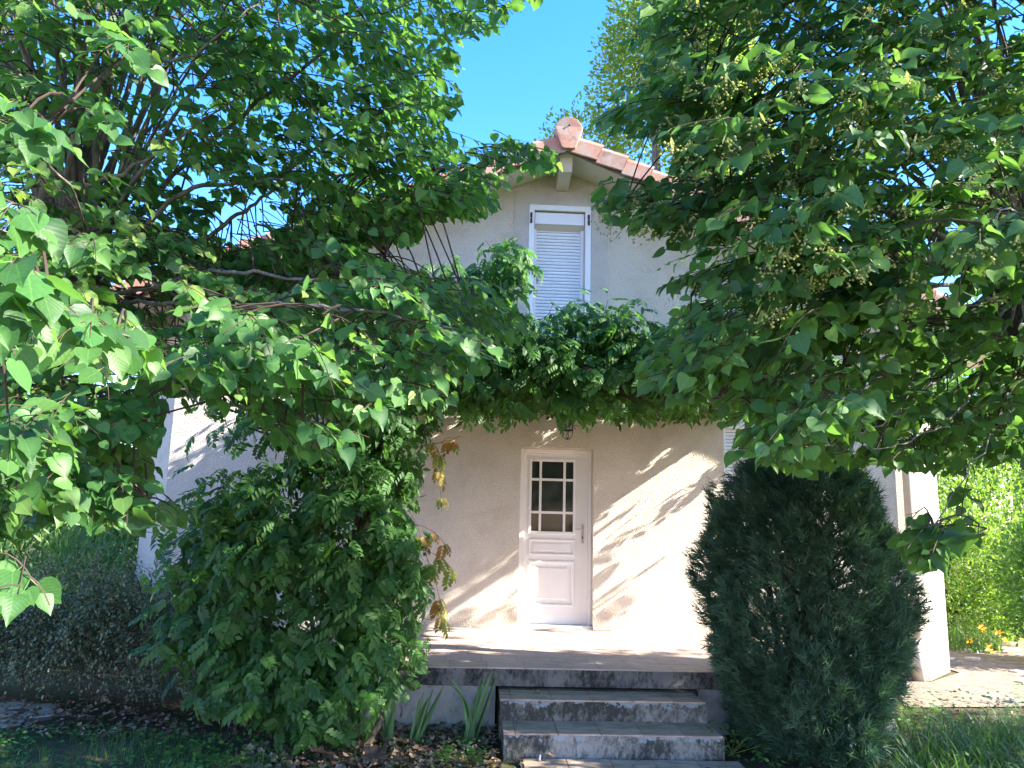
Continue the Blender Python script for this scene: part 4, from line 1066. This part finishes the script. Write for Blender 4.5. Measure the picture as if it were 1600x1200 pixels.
# ------------------------------------------------------------------ generic shrub and tree builders
def shrub(name, label, cat, blobs, mat, tpl, size, seed, tone=.5, group=None, up=.5, kind='stuff', stems=True, surf=.5, base=None):
    r = random.Random(seed); R = np.random.default_rng(seed)
    bc = np.array(base if base is not None else [blobs[0][0][0], blobs[0][0][1], 0], float)
    o = empty(name, bc, label, cat, group)
    P = []; Dn = []; Nn = []; Sc = []; T = []; b = MB()
    for c, rad, n in blobs:
        c = np.array(c, float); rad = np.array(rad, float)
        q = R.normal(0, 1, (n, 3)); q /= np.linalg.norm(q, axis=1, keepdims=True); s = surf+(1-surf)*R.random(n)**.5
        lump = 1+.16*np.sin(q[:, 0]*5+c[0])*np.sin(q[:, 2]*6+q[:, 1]*4)+.08*np.sin(q[:, 0]*13)*np.sin(q[:, 2]*15)
        p = c+q*rad*(s*lump)[:, None]; ok = p[:, 2] > .03; q = q[ok]; p = p[ok]; n2 = len(p)
        P.append(p); Dn.append(q*.8+R.normal(0, .5, (n2, 3))+np.array([0, 0, up])); Nn.append(q*.6+R.normal(0, .5, (n2, 3))+np.array([0, 0, .8]))
        Sc.append(size*R.uniform(.6, 1.25, n2)); T.append(np.clip(tone+R.normal(0, .2, n2)+.12*np.sin(p[:, 0]*6)*np.sin(p[:, 2]*7), .01, .99))
        if stems:
            for k in range(max(3, n//900)):
                a = bc+np.array([r.uniform(-.15, .15), r.uniform(-.15, .15), 0]); e = c+R.normal(0, .3, 3)*rad; b.tube(bez(a, (a+e)/2+np.array([0, 0, .15]), e, 6), list(np.linspace(.02, .005, 6)), 5, cap=False)
    scatter('foliage', tpl, np.concatenate(P), frames(np.concatenate(Nn), np.concatenate(Dn)), np.concatenate(Sc), np.concatenate(T), mat, o)
    if b.v: b.build('stems', M['twig'], o)['kind'] = 'stuff'
    return o
def bgtree(label, x, y, h, rad, mat, seed, n=5000, size=.16, tone=.5, name='tree', tpl=OV, crown0=.35, group=None):
    r = random.Random(seed); bl = []
    for k in range(11):
        a = r.uniform(0, 6.28); t = r.uniform(crown0, .93); w_ = rad*(1-.55*abs(t-.55)/.45)
        bl.append(((x+math.cos(a)*w_*.62, y+math.sin(a)*w_*.62, h*t), (rad*.42, rad*.42, h*.13), n//11))
    o = shrub(name, label, 'tree', bl, mat, tpl, size, seed, tone, group, .1, stems=False, surf=.35, base=(x, y, 0))
    o.children[0].name = 'crown'
    b = MB(); b.tube([(x, y, -.1), (x+.1, y, h*.4), (x, y+.1, h*.85)], [rad*.075+.05, rad*.05+.03, .03], 8)
    for k in range(7):
        c = np.array(bl[k][0]); a = np.array([x, y, h*r.uniform(.3, .6)]); b.tube(bez(a, (a+c)/2+np.array([0, 0, -.1]), c, 5), list(np.linspace(.07, .02, 5)), 5, cap=False)
    b.build('trunk', M['bark'], o, smooth=True); return o

# cotoneaster bank on the left: arching grey-green sprays
cot = empty('cotoneaster', (-3.9, -1.9, 0), 'grey-green arching cotoneaster sprawling left of the wisteria', 'shrub')
R = np.random.default_rng(41); r = random.Random(41); pos = []; nn = []; dd = []; sc = []; ti = []; cb = MB()
for k in range(430):
    bx, by = r.uniform(-5.5, -2.7), r.uniform(-2.2, -1.1); an = r.gauss(-1.9, .75); L = r.uniform(.5, 1.15)
    hz = np.array([math.cos(an), math.sin(an), 0]); a = np.array([bx, by, r.uniform(.05, .7)]); h = r.uniform(.15, .9)*(1 if bx > -4.6 else .8)
    mid = a+hz*L*.35+np.array([0, 0, h*1.5]); e = a+hz*L+np.array([0, 0, h*.25]); cv = bez(a, mid, e, 12)
    cb.tube(cv, list(np.linspace(.004, .001, 12)), 3, cap=False)
    for j in range(120):
        t = r.uniform(.12, 1)*11; i = min(10, int(t)); p = cv[i]+(cv[i+1]-cv[i])*(t-i); sd = R.normal(0, 1, 3); p = p+sd*.028
        if p[2] < .05: continue
        pos.append(p); d = unit((cv[i+1]-cv[i])*4+sd*.6); dd.append(d); nn.append(unit(sd*.5+np.array([0, 0, 1]))); sc.append(r.uniform(.024, .042)); ti.append(min(.99, max(.01, .5+r.gauss(0, .22))))
scatter('foliage', SMALL, pos, frames(np.array(nn), np.array(dd)), sc, ti, M['cotone'], cot, smooth=False)
cb.build('branches', M['twig'], cot)['kind'] = 'stuff'
# darker small-leaved shrub between it and the wisteria
shrub('privet', 'small-leaved dark shrub squeezed between cotoneaster and wisteria', 'shrub', [((-2.75, -2.35, .75), (.42, .4, .62), 4200), ((-2.55, -2.5, .35), (.4, .35, .35), 1800), ((-2.85, -2.1, 1.15), (.28, .3, .35), 1200)], M['cotone'], OV, .045, 43, .45)

# left background greenery
shrub('willow_shrub', 'light green shrub with narrow leaves left of the house behind the cotoneaster', 'shrub', [((-6.3, .6, .9), (1.5, .9, .95), 6500), ((-7.6, 1.2, 1.3), (1.2, 1, 1.2), 4500), ((-5.3, .3, .7), (.6, .5, .7), 1800)], M['willow'], NARROW, .13, 51, .6, up=.9)
shrub('laurel', 'dim green bush by the left corner of the house', 'shrub', [((-5.6, 2.4, 1.4), (.9, 1.0, 1.4), 4200), ((-6.4, 3.2, 2.0), (1.0, 1.0, 1.6), 3500)], M['hedge'], OV, .10, 52, .45)
hedges = []
bgtree('broad green tree standing furthest left behind the shrubs', -9.5, 5.5, 6.5, 3.2, M['hedge'], 61, 9000, .15, .45, group=None)
bgtree('green tree rising behind the left roof corner', -6.6, 9.5, 7.0, 2.6, M['hedge'], 62, 7000, .16, .55)
bgtree('tall yellow-green plane tree behind the roof ridge', 4.5, 12.2, 21, 3.7, M['plane'], 63, 42000, .17, .6, name='plane_tree', crown0=.42)
bgtree('unseen tree added past the right edge to shade the grass', 11.0, -5.2, 7.5, 2.5, M['hedge'], 67, 6000, .2, .5, crown0=.22)  # out-of-view tree added to keep sun off the lower right grass
bgtree('sunlit tree behind the right end of the roof', 9.6, 14.0, 9.5, 3.4, M['plane'], 64, 11000, .18, .5)
bgtree('broad sunlit tree beyond the garden on the far right', 13.5, 9.0, 7.5, 3.2, M['hedge'], 65, 10000, .17, .6)
bgtree('distant tree between the far right trees', 19.0, 18.0, 9.0, 4.0, M['hedge'], 66, 8000, .22, .6)
# hedge closing the left and the far background
shrub('hedge', 'tall yellow-green hedge sunlit beyond the side path on the right', 'hedge', [((7.9, 4.6, 1.0), (.85, 2.6, 1.35), 15000), ((9.6, 6.2, 1.5), (1.7, 2.2, 1.7), 11000), ((7.4, 8.0, 1.2), (1.3, 1.6, 1.7), 7000)], M['hedge'], OV, .085, 71, .62)
shrub('laurel', 'dark glossy laurel leaning in at the right edge beside the side path', 'shrub', [((7.55, 1.3, 1.0), (.62, .75, .95), 5000), ((8.3, 1.0, 1.6), (.8, .8, 1.0), 4000)], M['linden2'], OV, .085, 72, .45)
shrub('hedge', 'long green hedge closing the garden behind the left shrubs', 'hedge', [((-9.0, 4.0, 1.2), (2.5, 1.0, 1.6), 8000), ((-13, 5, 1.4), (3, 1.2, 1.8), 6000), ((-18, 3, 1.5), (3, 2, 2), 3500)], M['hedge'], OV, .13, 73, .45)
shrub('hedge', 'far hedge closing the garden at the right', 'hedge', [((13, 4, 1.2), (3, 1.2, 1.7), 7000), ((18, 7, 1.5), (4, 1.5, 2.2), 5000), ((11, 10, 1.6), (3, 1.2, 2.2), 5000)], M['hedge'], OV, .14, 74, .6)

# day lilies by the side path
def blade(n=7, w=.02, curve=.8):
    V = []; f = []
    for i in range(n):
        t = i/(n-1); ww = w*(1-t**2.2)+.001; V += [(-ww, t*.9-.25*curve*t*t*0, -curve*.45*t*t), (ww, t*.9, -curve*.45*t*t+.004)]
    f = [(2*i, 2*i+1, 2*i+3, 2*i+2) for i in range(n-1)]; return V, f, None
BL = blade(); BLS = blade(6, .035, .25); GR_ = ([(-.012, 0, 0), (.012, 0, 0), (.008, .55, -.06), (-.008, .55, -.06), (0, 1, -.3)], [(0, 1, 2, 3), (3, 2, 4)], None)
def clump(name, label, cat, cx, cy, rx, ry, n, L, tpl, mat, seed, tone=.5, lean=.6, group=None, kind='stuff', z=0, part='blades', asobj=False):
    R = np.random.default_rng(seed); o = empty(name, (cx, cy, z), label, cat, group)
    a = R.uniform(0, 2*PI, n); q = np.sqrt(R.random(n)); p = np.stack([cx+rx*q*np.cos(a), cy+ry*q*np.sin(a), np.full(n, z-.01)], 1)
    b = R.uniform(0, 2*PI, n); l = np.abs(R.normal(0, lean, n)); d = np.stack([np.cos(b)*l, np.sin(b)*l, np.ones(n)], 1); nn = np.stack([-np.cos(b), -np.sin(b), l+.1], 1)
    fr = frames(nn, d); scs = L*R.uniform(.6, 1.1, n); t = np.clip(tone+R.normal(0, .18, n), .01, .99)
    if asobj: place_pieces(part, tpl_mesh(part, tpl, mat), p, fr, scs, o)
    else: scatter(part, tpl, p, fr, scs, t, mat, o)
    return o
lil = clump('day_lily', 'clump of yellow day lilies flowering at the foot of the sunlit hedge', 'flowers', 7.0, 2.6, .55, .5, 260, .55, BL, M['blade'], 81, .6)
petal = xf(ovate(.22, .3, -.25), (0, 0, 0), (0, 0, 1), (1, 0, .45), 1)
fl = combine([xf(ovate(.20, .3, .35), (0, 0, 0), (-math.cos(k*PI/3)*.6, -math.sin(k*PI/3)*.6, 1), (math.cos(k*PI/3), math.sin(k*PI/3), .75), .09) for k in range(6)])
fm = tpl_mesh('flower', fl, M['yellow']); r = random.Random(9)
for (u, v) in ((1515, 1003), (1530, 1012), (1523, 1015), (1548, 1012), (1566, 1000), (1560, 990), (1533, 982), (1600, 1005), (1545, 1018)):
    p = at(u, v, 2.4+r.uniform(-.3, .3)); o = bpy.data.objects.new('flower', fm); o.parent = lil; o.location = Vector([float(x) for x in p])-Vector(lil.location); o.rotation_euler = (r.uniform(.3, 1.1), 0, r.uniform(-.8, .8)); COL.objects.link(o)
    b = MB(); b.tube([(float(p[0])+.03, float(p[1]), 0), (float(p[0]), float(p[1]), float(p[2]))], .004, 4); b.build('stalk', M['petiole'], lil)

# iris clumps before the terrace wall
def iris(cx, cy, n, label, seed, hs, spread=.10):
    o = empty('iris', (cx, cy, 0), label, 'plant', 'iris clumps before the terrace wall'); R = np.random.default_rng(seed); r = random.Random(seed)
    for k in range(n):
        L = hs*r.uniform(.6, 1.05); x0, y0 = cx+r.uniform(-spread, spread), cy+r.uniform(-.05, .05); lean = r.uniform(-.35, .35)+(x0-cx)*2.5; bend = r.uniform(0, .9) if r.random() < .3 else r.uniform(0, .12)
        V = []; f = []; m_ = 9; w0 = r.uniform(.016, .026); tw_ = r.uniform(-.8, .8)
        for i in range(m_):
            t = i/(m_-1); ww = w0*(1-t**3)**.8+.0006; x = x0+lean*L*t*.8+np.sign(lean)*bend*L*t**3*.6; z = L*t*(1-.35*bend*t**3)-.02; y = y0-.06*t*t*L
            c, s = math.cos(tw_), math.sin(tw_); V += [(x-ww*c, y-ww*s, z), (x, y-.004, z), (x+ww*c, y+ww*s, z)]
        for i in range(m_-1): f += [(3*i, 3*i+1, 3*i+4, 3*i+3), (3*i+1, 3*i+2, 3*i+5, 3*i+4)]
        b = MB(); b.add(V, f); lo_ = b.build('leaf_blade', M['iris'], o, smooth=True); sm = lo_.modifiers.new('solid', 'SOLIDIFY'); sm.thickness = .0015
g = ground(640, 1165); iris(float(g[0])-.08, -3.0, 12, 'wide iris clump before the terrace wall, left of the other iris', 91, .46, .14)
iris(-.52, -2.92, 9, 'upright iris clump with a drooping blade beside the lower step', 92, .58, .08)
iris(-1.22, -2.85, 4, 'thin young iris next to the wisteria stems', 93, .26, .05)
# green herb with rounded leaves
def herb(cx, cy, n, rad, h, size, label, seed, name='mint_plant', mat='mint', tpl=None, tone=.5, cat='plant'):
    R = np.random.default_rng(seed); o = empty(name, (cx, cy, 0), label, cat)
    a = R.uniform(0, 6.28, n); q = np.sqrt(R.random(n)); p = np.stack([cx+rad*q*np.cos(a), cy+rad*q*np.sin(a), .02+h*R.random(n)*(1-.5*q)], 1)
    d = np.stack([np.cos(a), np.sin(a), R.uniform(-.4, .5, n)], 1); nn = np.stack([R.normal(0, .3, n), -.3+R.normal(0, .3, n), np.ones(n)], 1)
    leaves(tpl or OV, p, frames(nn, d), size*R.uniform(.6, 1.1, n), np.clip(tone+R.normal(0, .2, n), .01, .99), M[mat], o, min(n, 120))
    b = MB()
    for k in range(min(n, 14)): b.tube([(cx+R.normal()*.02, cy+R.normal()*.02, 0), tuple(p[k])], .002, 4)
    b.build('stalks', M['petiole'], o)['kind'] = 'stuff'; return o
herb(-.56, -3.55, 70, .16, .16, .060, 'bright green herb growing in dead leaves beside the steps', 94)
herb(-.72, -3.42, 10, .06, .06, .035, 'tiny seedling in the dead leaves near the iris', 95)
herb(-2.2, -3.7, 22, .12, .10, .07, 'low weed with broad leaves in the left grass', 96)
herb(1.50, -3.25, 120, .26, .34, .045, 'leafy weeds filling the gap between steps and juniper', 97, 'weed')
herb(4.1, -2.3, 420, .75, .34, .055, 'loose weeds in front of the sunlit side path', 98, 'weed', 'mint')
herb(5.6, -1.55, 320, .55, .40, .06, 'scrambling rose shoots at the edge of the side path', 99, 'rose_shoot', 'mint', None, .6)

# grass and lily-like ground cover
def grass(name, poly, n, L, seed, tone, mat='blade', tpl=GR_, wide=1):
    R = np.random.default_rng(seed); xs_, ys_ = [q[0] for q in poly], [q[1] for q in poly]; P = []
    while len(P) < n:
        x, y = R.uniform(min(xs_), max(xs_)), R.uniform(min(ys_), max(ys_))
        if inside(poly, x, y) and math.sin(x*4.1+1)*math.sin(y*5.3)+R.random() > .25: P.append((x, y, -.02))
    P = np.array(P); b = R.uniform(0, 6.28, n); l = np.abs(R.normal(0, .6, n)); d = np.stack([np.cos(b)*l, np.sin(b)*l, np.ones(n)], 1); nn = np.stack([-np.cos(b), -np.sin(b), l+.1], 1)
    me = scatter(name, tpl, P, frames(nn, d), L*R.uniform(.4, 1.2, n)*wide, np.clip(tone+R.normal(0, .22, n), .01, .99), M[mat], None)
    me['label'] = ''; del me['label']; return me
tag(grass('grass', [(-7, -8), (-1.9, -8), (-1.7, -3.3), (-2.1, -2.95), (-3.4, -2.9), (-7, -3.1)], 17000, .15, 101, .45), 'short green grass patch below the cotoneaster and wisteria at lower left', 'grass')
tag(grass('grass', [(1.55, -8), (6, -8), (6, -2.0), (3.9, -1.5), (2.4, -3.5), (1.65, -3.5)], 13000, .13, 102, .45), 'green grass at lower right around the juniper foot', 'grass')
tag(grass('lily_leaves', [(2.3, -4.15), (3.9, -4.2), (4.2, -2.5), (3.2, -2.3), (2.2, -3.6)], 1500, .30, 103, .35, 'blade', BL), 'arching dark strap leaves carpeting the ground right of the juniper', 'ground cover')
tag(grass('grass', [(-1.8, -3.9), (-.35, -3.9), (-.35, -2.55), (-1.8, -2.6)], 320, .16, 104, .6), 'stray thin grass blades among the dead leaves before the terrace', 'grass')

R = np.random.default_rng(105); cv_ = []
for (x0, x1, y0, y1, n_) in ((-6, -1.8, -5.5, -2.9, 7000), (1.6, 6, -5.5, -1.6, 6000), (-1.8, -.4, -4.6, -2.7, 260)):
    q = np.stack([R.uniform(x0, x1, n_), R.uniform(y0, y1, n_), R.uniform(.0, .10, n_)], 1)
    cv_.append(q[(np.sin(q[:, 0]*3.3)*np.sin(q[:, 1]*4.1)+R.random(n_)) > .35])
q = np.concatenate(cv_); n_ = len(q)
cl_ = scatter('clover', OV, q, frames(np.stack([R.normal(0, .4, n_), R.normal(0, .4, n_)-.3, np.ones(n_)], 1), R.normal(0, 1, (n_, 3))*[1, 1, .3]), R.uniform(.02, .05, n_), R.random(n_)*.9+.05, M['mint'])
tag(cl_, 'small round-leaved weeds and clover mixed among the grass', 'ground cover')
# leaf litter before the terrace wall
DEAD = ([(0, 0, 0), (.35, .2, .12), (.5, .55, .22), (.2, .8, .05), (0, 1, .18), (-.25, .75, .02), (-.45, .5, .2), (-.3, .2, .06), (0, .5, -.06)], [(0, 1, 8), (1, 2, 8), (2, 3, 8), (3, 4, 8), (4, 5, 8), (5, 6, 8), (6, 7, 8), (7, 0, 8)], [(0, 0)]*9)
R = np.random.default_rng(111); n = 3600
p = np.stack([R.uniform(-2.2, -.30, n), R.uniform(-5.2, -2.50, n), R.random(n)*.035], 1)
extra = 500; p2 = np.stack([R.uniform(-.3, 1.6, extra)*1.0, R.uniform(-5.5, -3.4, extra), .01+R.random(extra)*.01], 1); keep = (R.random(extra) < .25) | (p2[:, 0] < -.1) ; p2 = p2[keep]
p3 = np.stack([R.uniform(1.6, 5, 500), R.uniform(-4.5, -1.2, 500), R.random(500)*.03], 1)
p4 = np.stack([R.uniform(-5.6, -2.3, 1100), R.uniform(-3.0, -1.7, 1100), R.random(1100)*.03], 1)
p = np.concatenate([p, p2, p3, p4]); n = len(p); b_ = R.uniform(0, 6.28, n)
lit = scatter('leaf_litter', DEAD, p, frames(np.stack([R.normal(0, .35, n), R.normal(0, .35, n), np.ones(n)], 1), np.stack([np.cos(b_), np.sin(b_), R.normal(0, .2, n)], 1)), R.uniform(.02, .065, n), R.random(n)*.98+.01, M['litter'])
tag(lit, 'carpet of small brown dead leaves on the soil before the terrace', 'leaf litter')
def platane():
    V = [(0, .15, 0)]; k = 20; pts = []
    rad = [.30, .5, .72, .5, .62, 1.0, .6, .55, .72, 1.05]; 
    prof_ = [(0, -.05), (.35, -.12), (.62, -.05), (.45, .12), (.80, .22), (1.0, .42), (.62, .42), (.42, .55), (.30, .80), (.16, .82), (0, 1.1)]
    out = prof_+[(-x, y) for x, y in prof_[-2:0:-1]]
    V += [(x*.6, y, .10*math.sin(x*5+y*7)+.16*abs(x)) for x, y in out]; n = len(out)
    return V, [(0, i+1, (i+1) % n+1) for i in range(n)], [(0, 0)]*(n+1)
PLT = platane()
for (x, y, s, yw, lab) in ((-1.52, -3.52, .17, 1.9, 'curled brown plane leaf standing on the litter by the wisteria stems'), (-1.22, -3.63, .20, -.5, 'large flat tan plane leaf on the litter before the terrace wall'), (-1.02, -3.16, .13, 2.4, 'brown dead leaf propped near the wide iris clump'), (.10, -3.47, .07, .7, 'small dead leaf on the path at the foot of the steps')):
    o = link('dead_leaf', tpl_mesh('dead_leaf', PLT, M['litter'])); o.location = (x, y, .045); o.rotation_euler = (.35, .2, yw); o.scale = (s, s, s); tag(o, lab, 'dead leaf')
for (u, v, z, yy, lab) in ((1020, 1134, .175, -3.05, 'curled tan leaf lying on the lower step tread'), (845, 1085, .335, -2.85, 'small yellow leaf on the left of the upper step tread')):
    q = ground(u, v, z); o = link('dead_leaf', tpl_mesh('dead_leaf', DEAD, M['litter'])); o.location = (float(q[0]), float(q[1]), z+.008); o.rotation_euler = (.2, .1, 1.2); o.scale = (.07, .07, .07); tag(o, lab, 'dead leaf')
for (u, v, z, lab) in ((843, 1184, .03, 'tiny white plastic scrap at the foot of the steps'), (1030, 1072, .345, 'tiny white scrap below the terrace slab on the upper step')):
    q = ground(u, v, z); b = MB(); b.tube([(q[0], q[1], z-.018), (q[0]+.004, q[1], z+.02)], [.008, .006], 6); o = b.build('plastic_scrap', M['scrap']); recentre(o); tag(o, lab, 'litter')
b = MB(); q1, q2 = ground(797, 1124, .2), ground(825, 1105, .3)
b.tube([(-.16, -3.05, .175), (-.03, -2.975, .27)], .003, 5); o = b.build('twig', M['vinebark']); recentre(o); tag(o, 'thin pale twig leaning against the riser of the lower step', 'twig')
# little pink flowers in the grass
pf = combine([xf(SMALL, (0, 0, .10), (0, 0, 1), (math.cos(k*1.2566), math.sin(k*1.2566), .3), .018) for k in range(5)]+[([(-.001, 0, 0), (.001, 0, 0), (0, 0, .10)], [(0, 1, 2)], None)])
pm = tpl_mesh('pink_flower', pf, M['pink'])
pinks = [(190, 1135), (248, 1158), (166, 1170), (357, 1160), (505, 1150), (470, 1140), (1130, 1172), (1105, 1195), (1118, 1168), (380, 1135)]
PL = ['in the left grass, second from the left of all', 'in the left grass near the weed with broad leaves', 'furthest left of all in the grass', 'in the grass below the wisteria, lower of the pair there', 'beside the wisteria stems at the edge of the dead leaves', 'under the low wisteria leaves left of the stems', 'between lower step and juniper, furthest right', 'at the bottom edge right of the steps', 'close against the right end of the lower step', 'in the grass below the wisteria, upper of the pair there']
for k, (u, v) in enumerate(pinks):
    q = ground(u, v, .02)
    o = link('pink_flower', pm); o.location = (float(q[0]), float(q[1]), .02); o.rotation_euler = (.3, .1, k); tag(o, 'tiny pink flower '+PL[k], 'flower', 'tiny pink flowers in the grass')
q = ground(1515, 1085, .2)
herb(float(q[0]), float(q[1]), 14, .09, .30, .06, 'dark red rose bloom cluster low beside the side path', 121, 'rose', 'pinkleaf' if 'pinkleaf' in M else 'wisteria', None, .99) if False else None
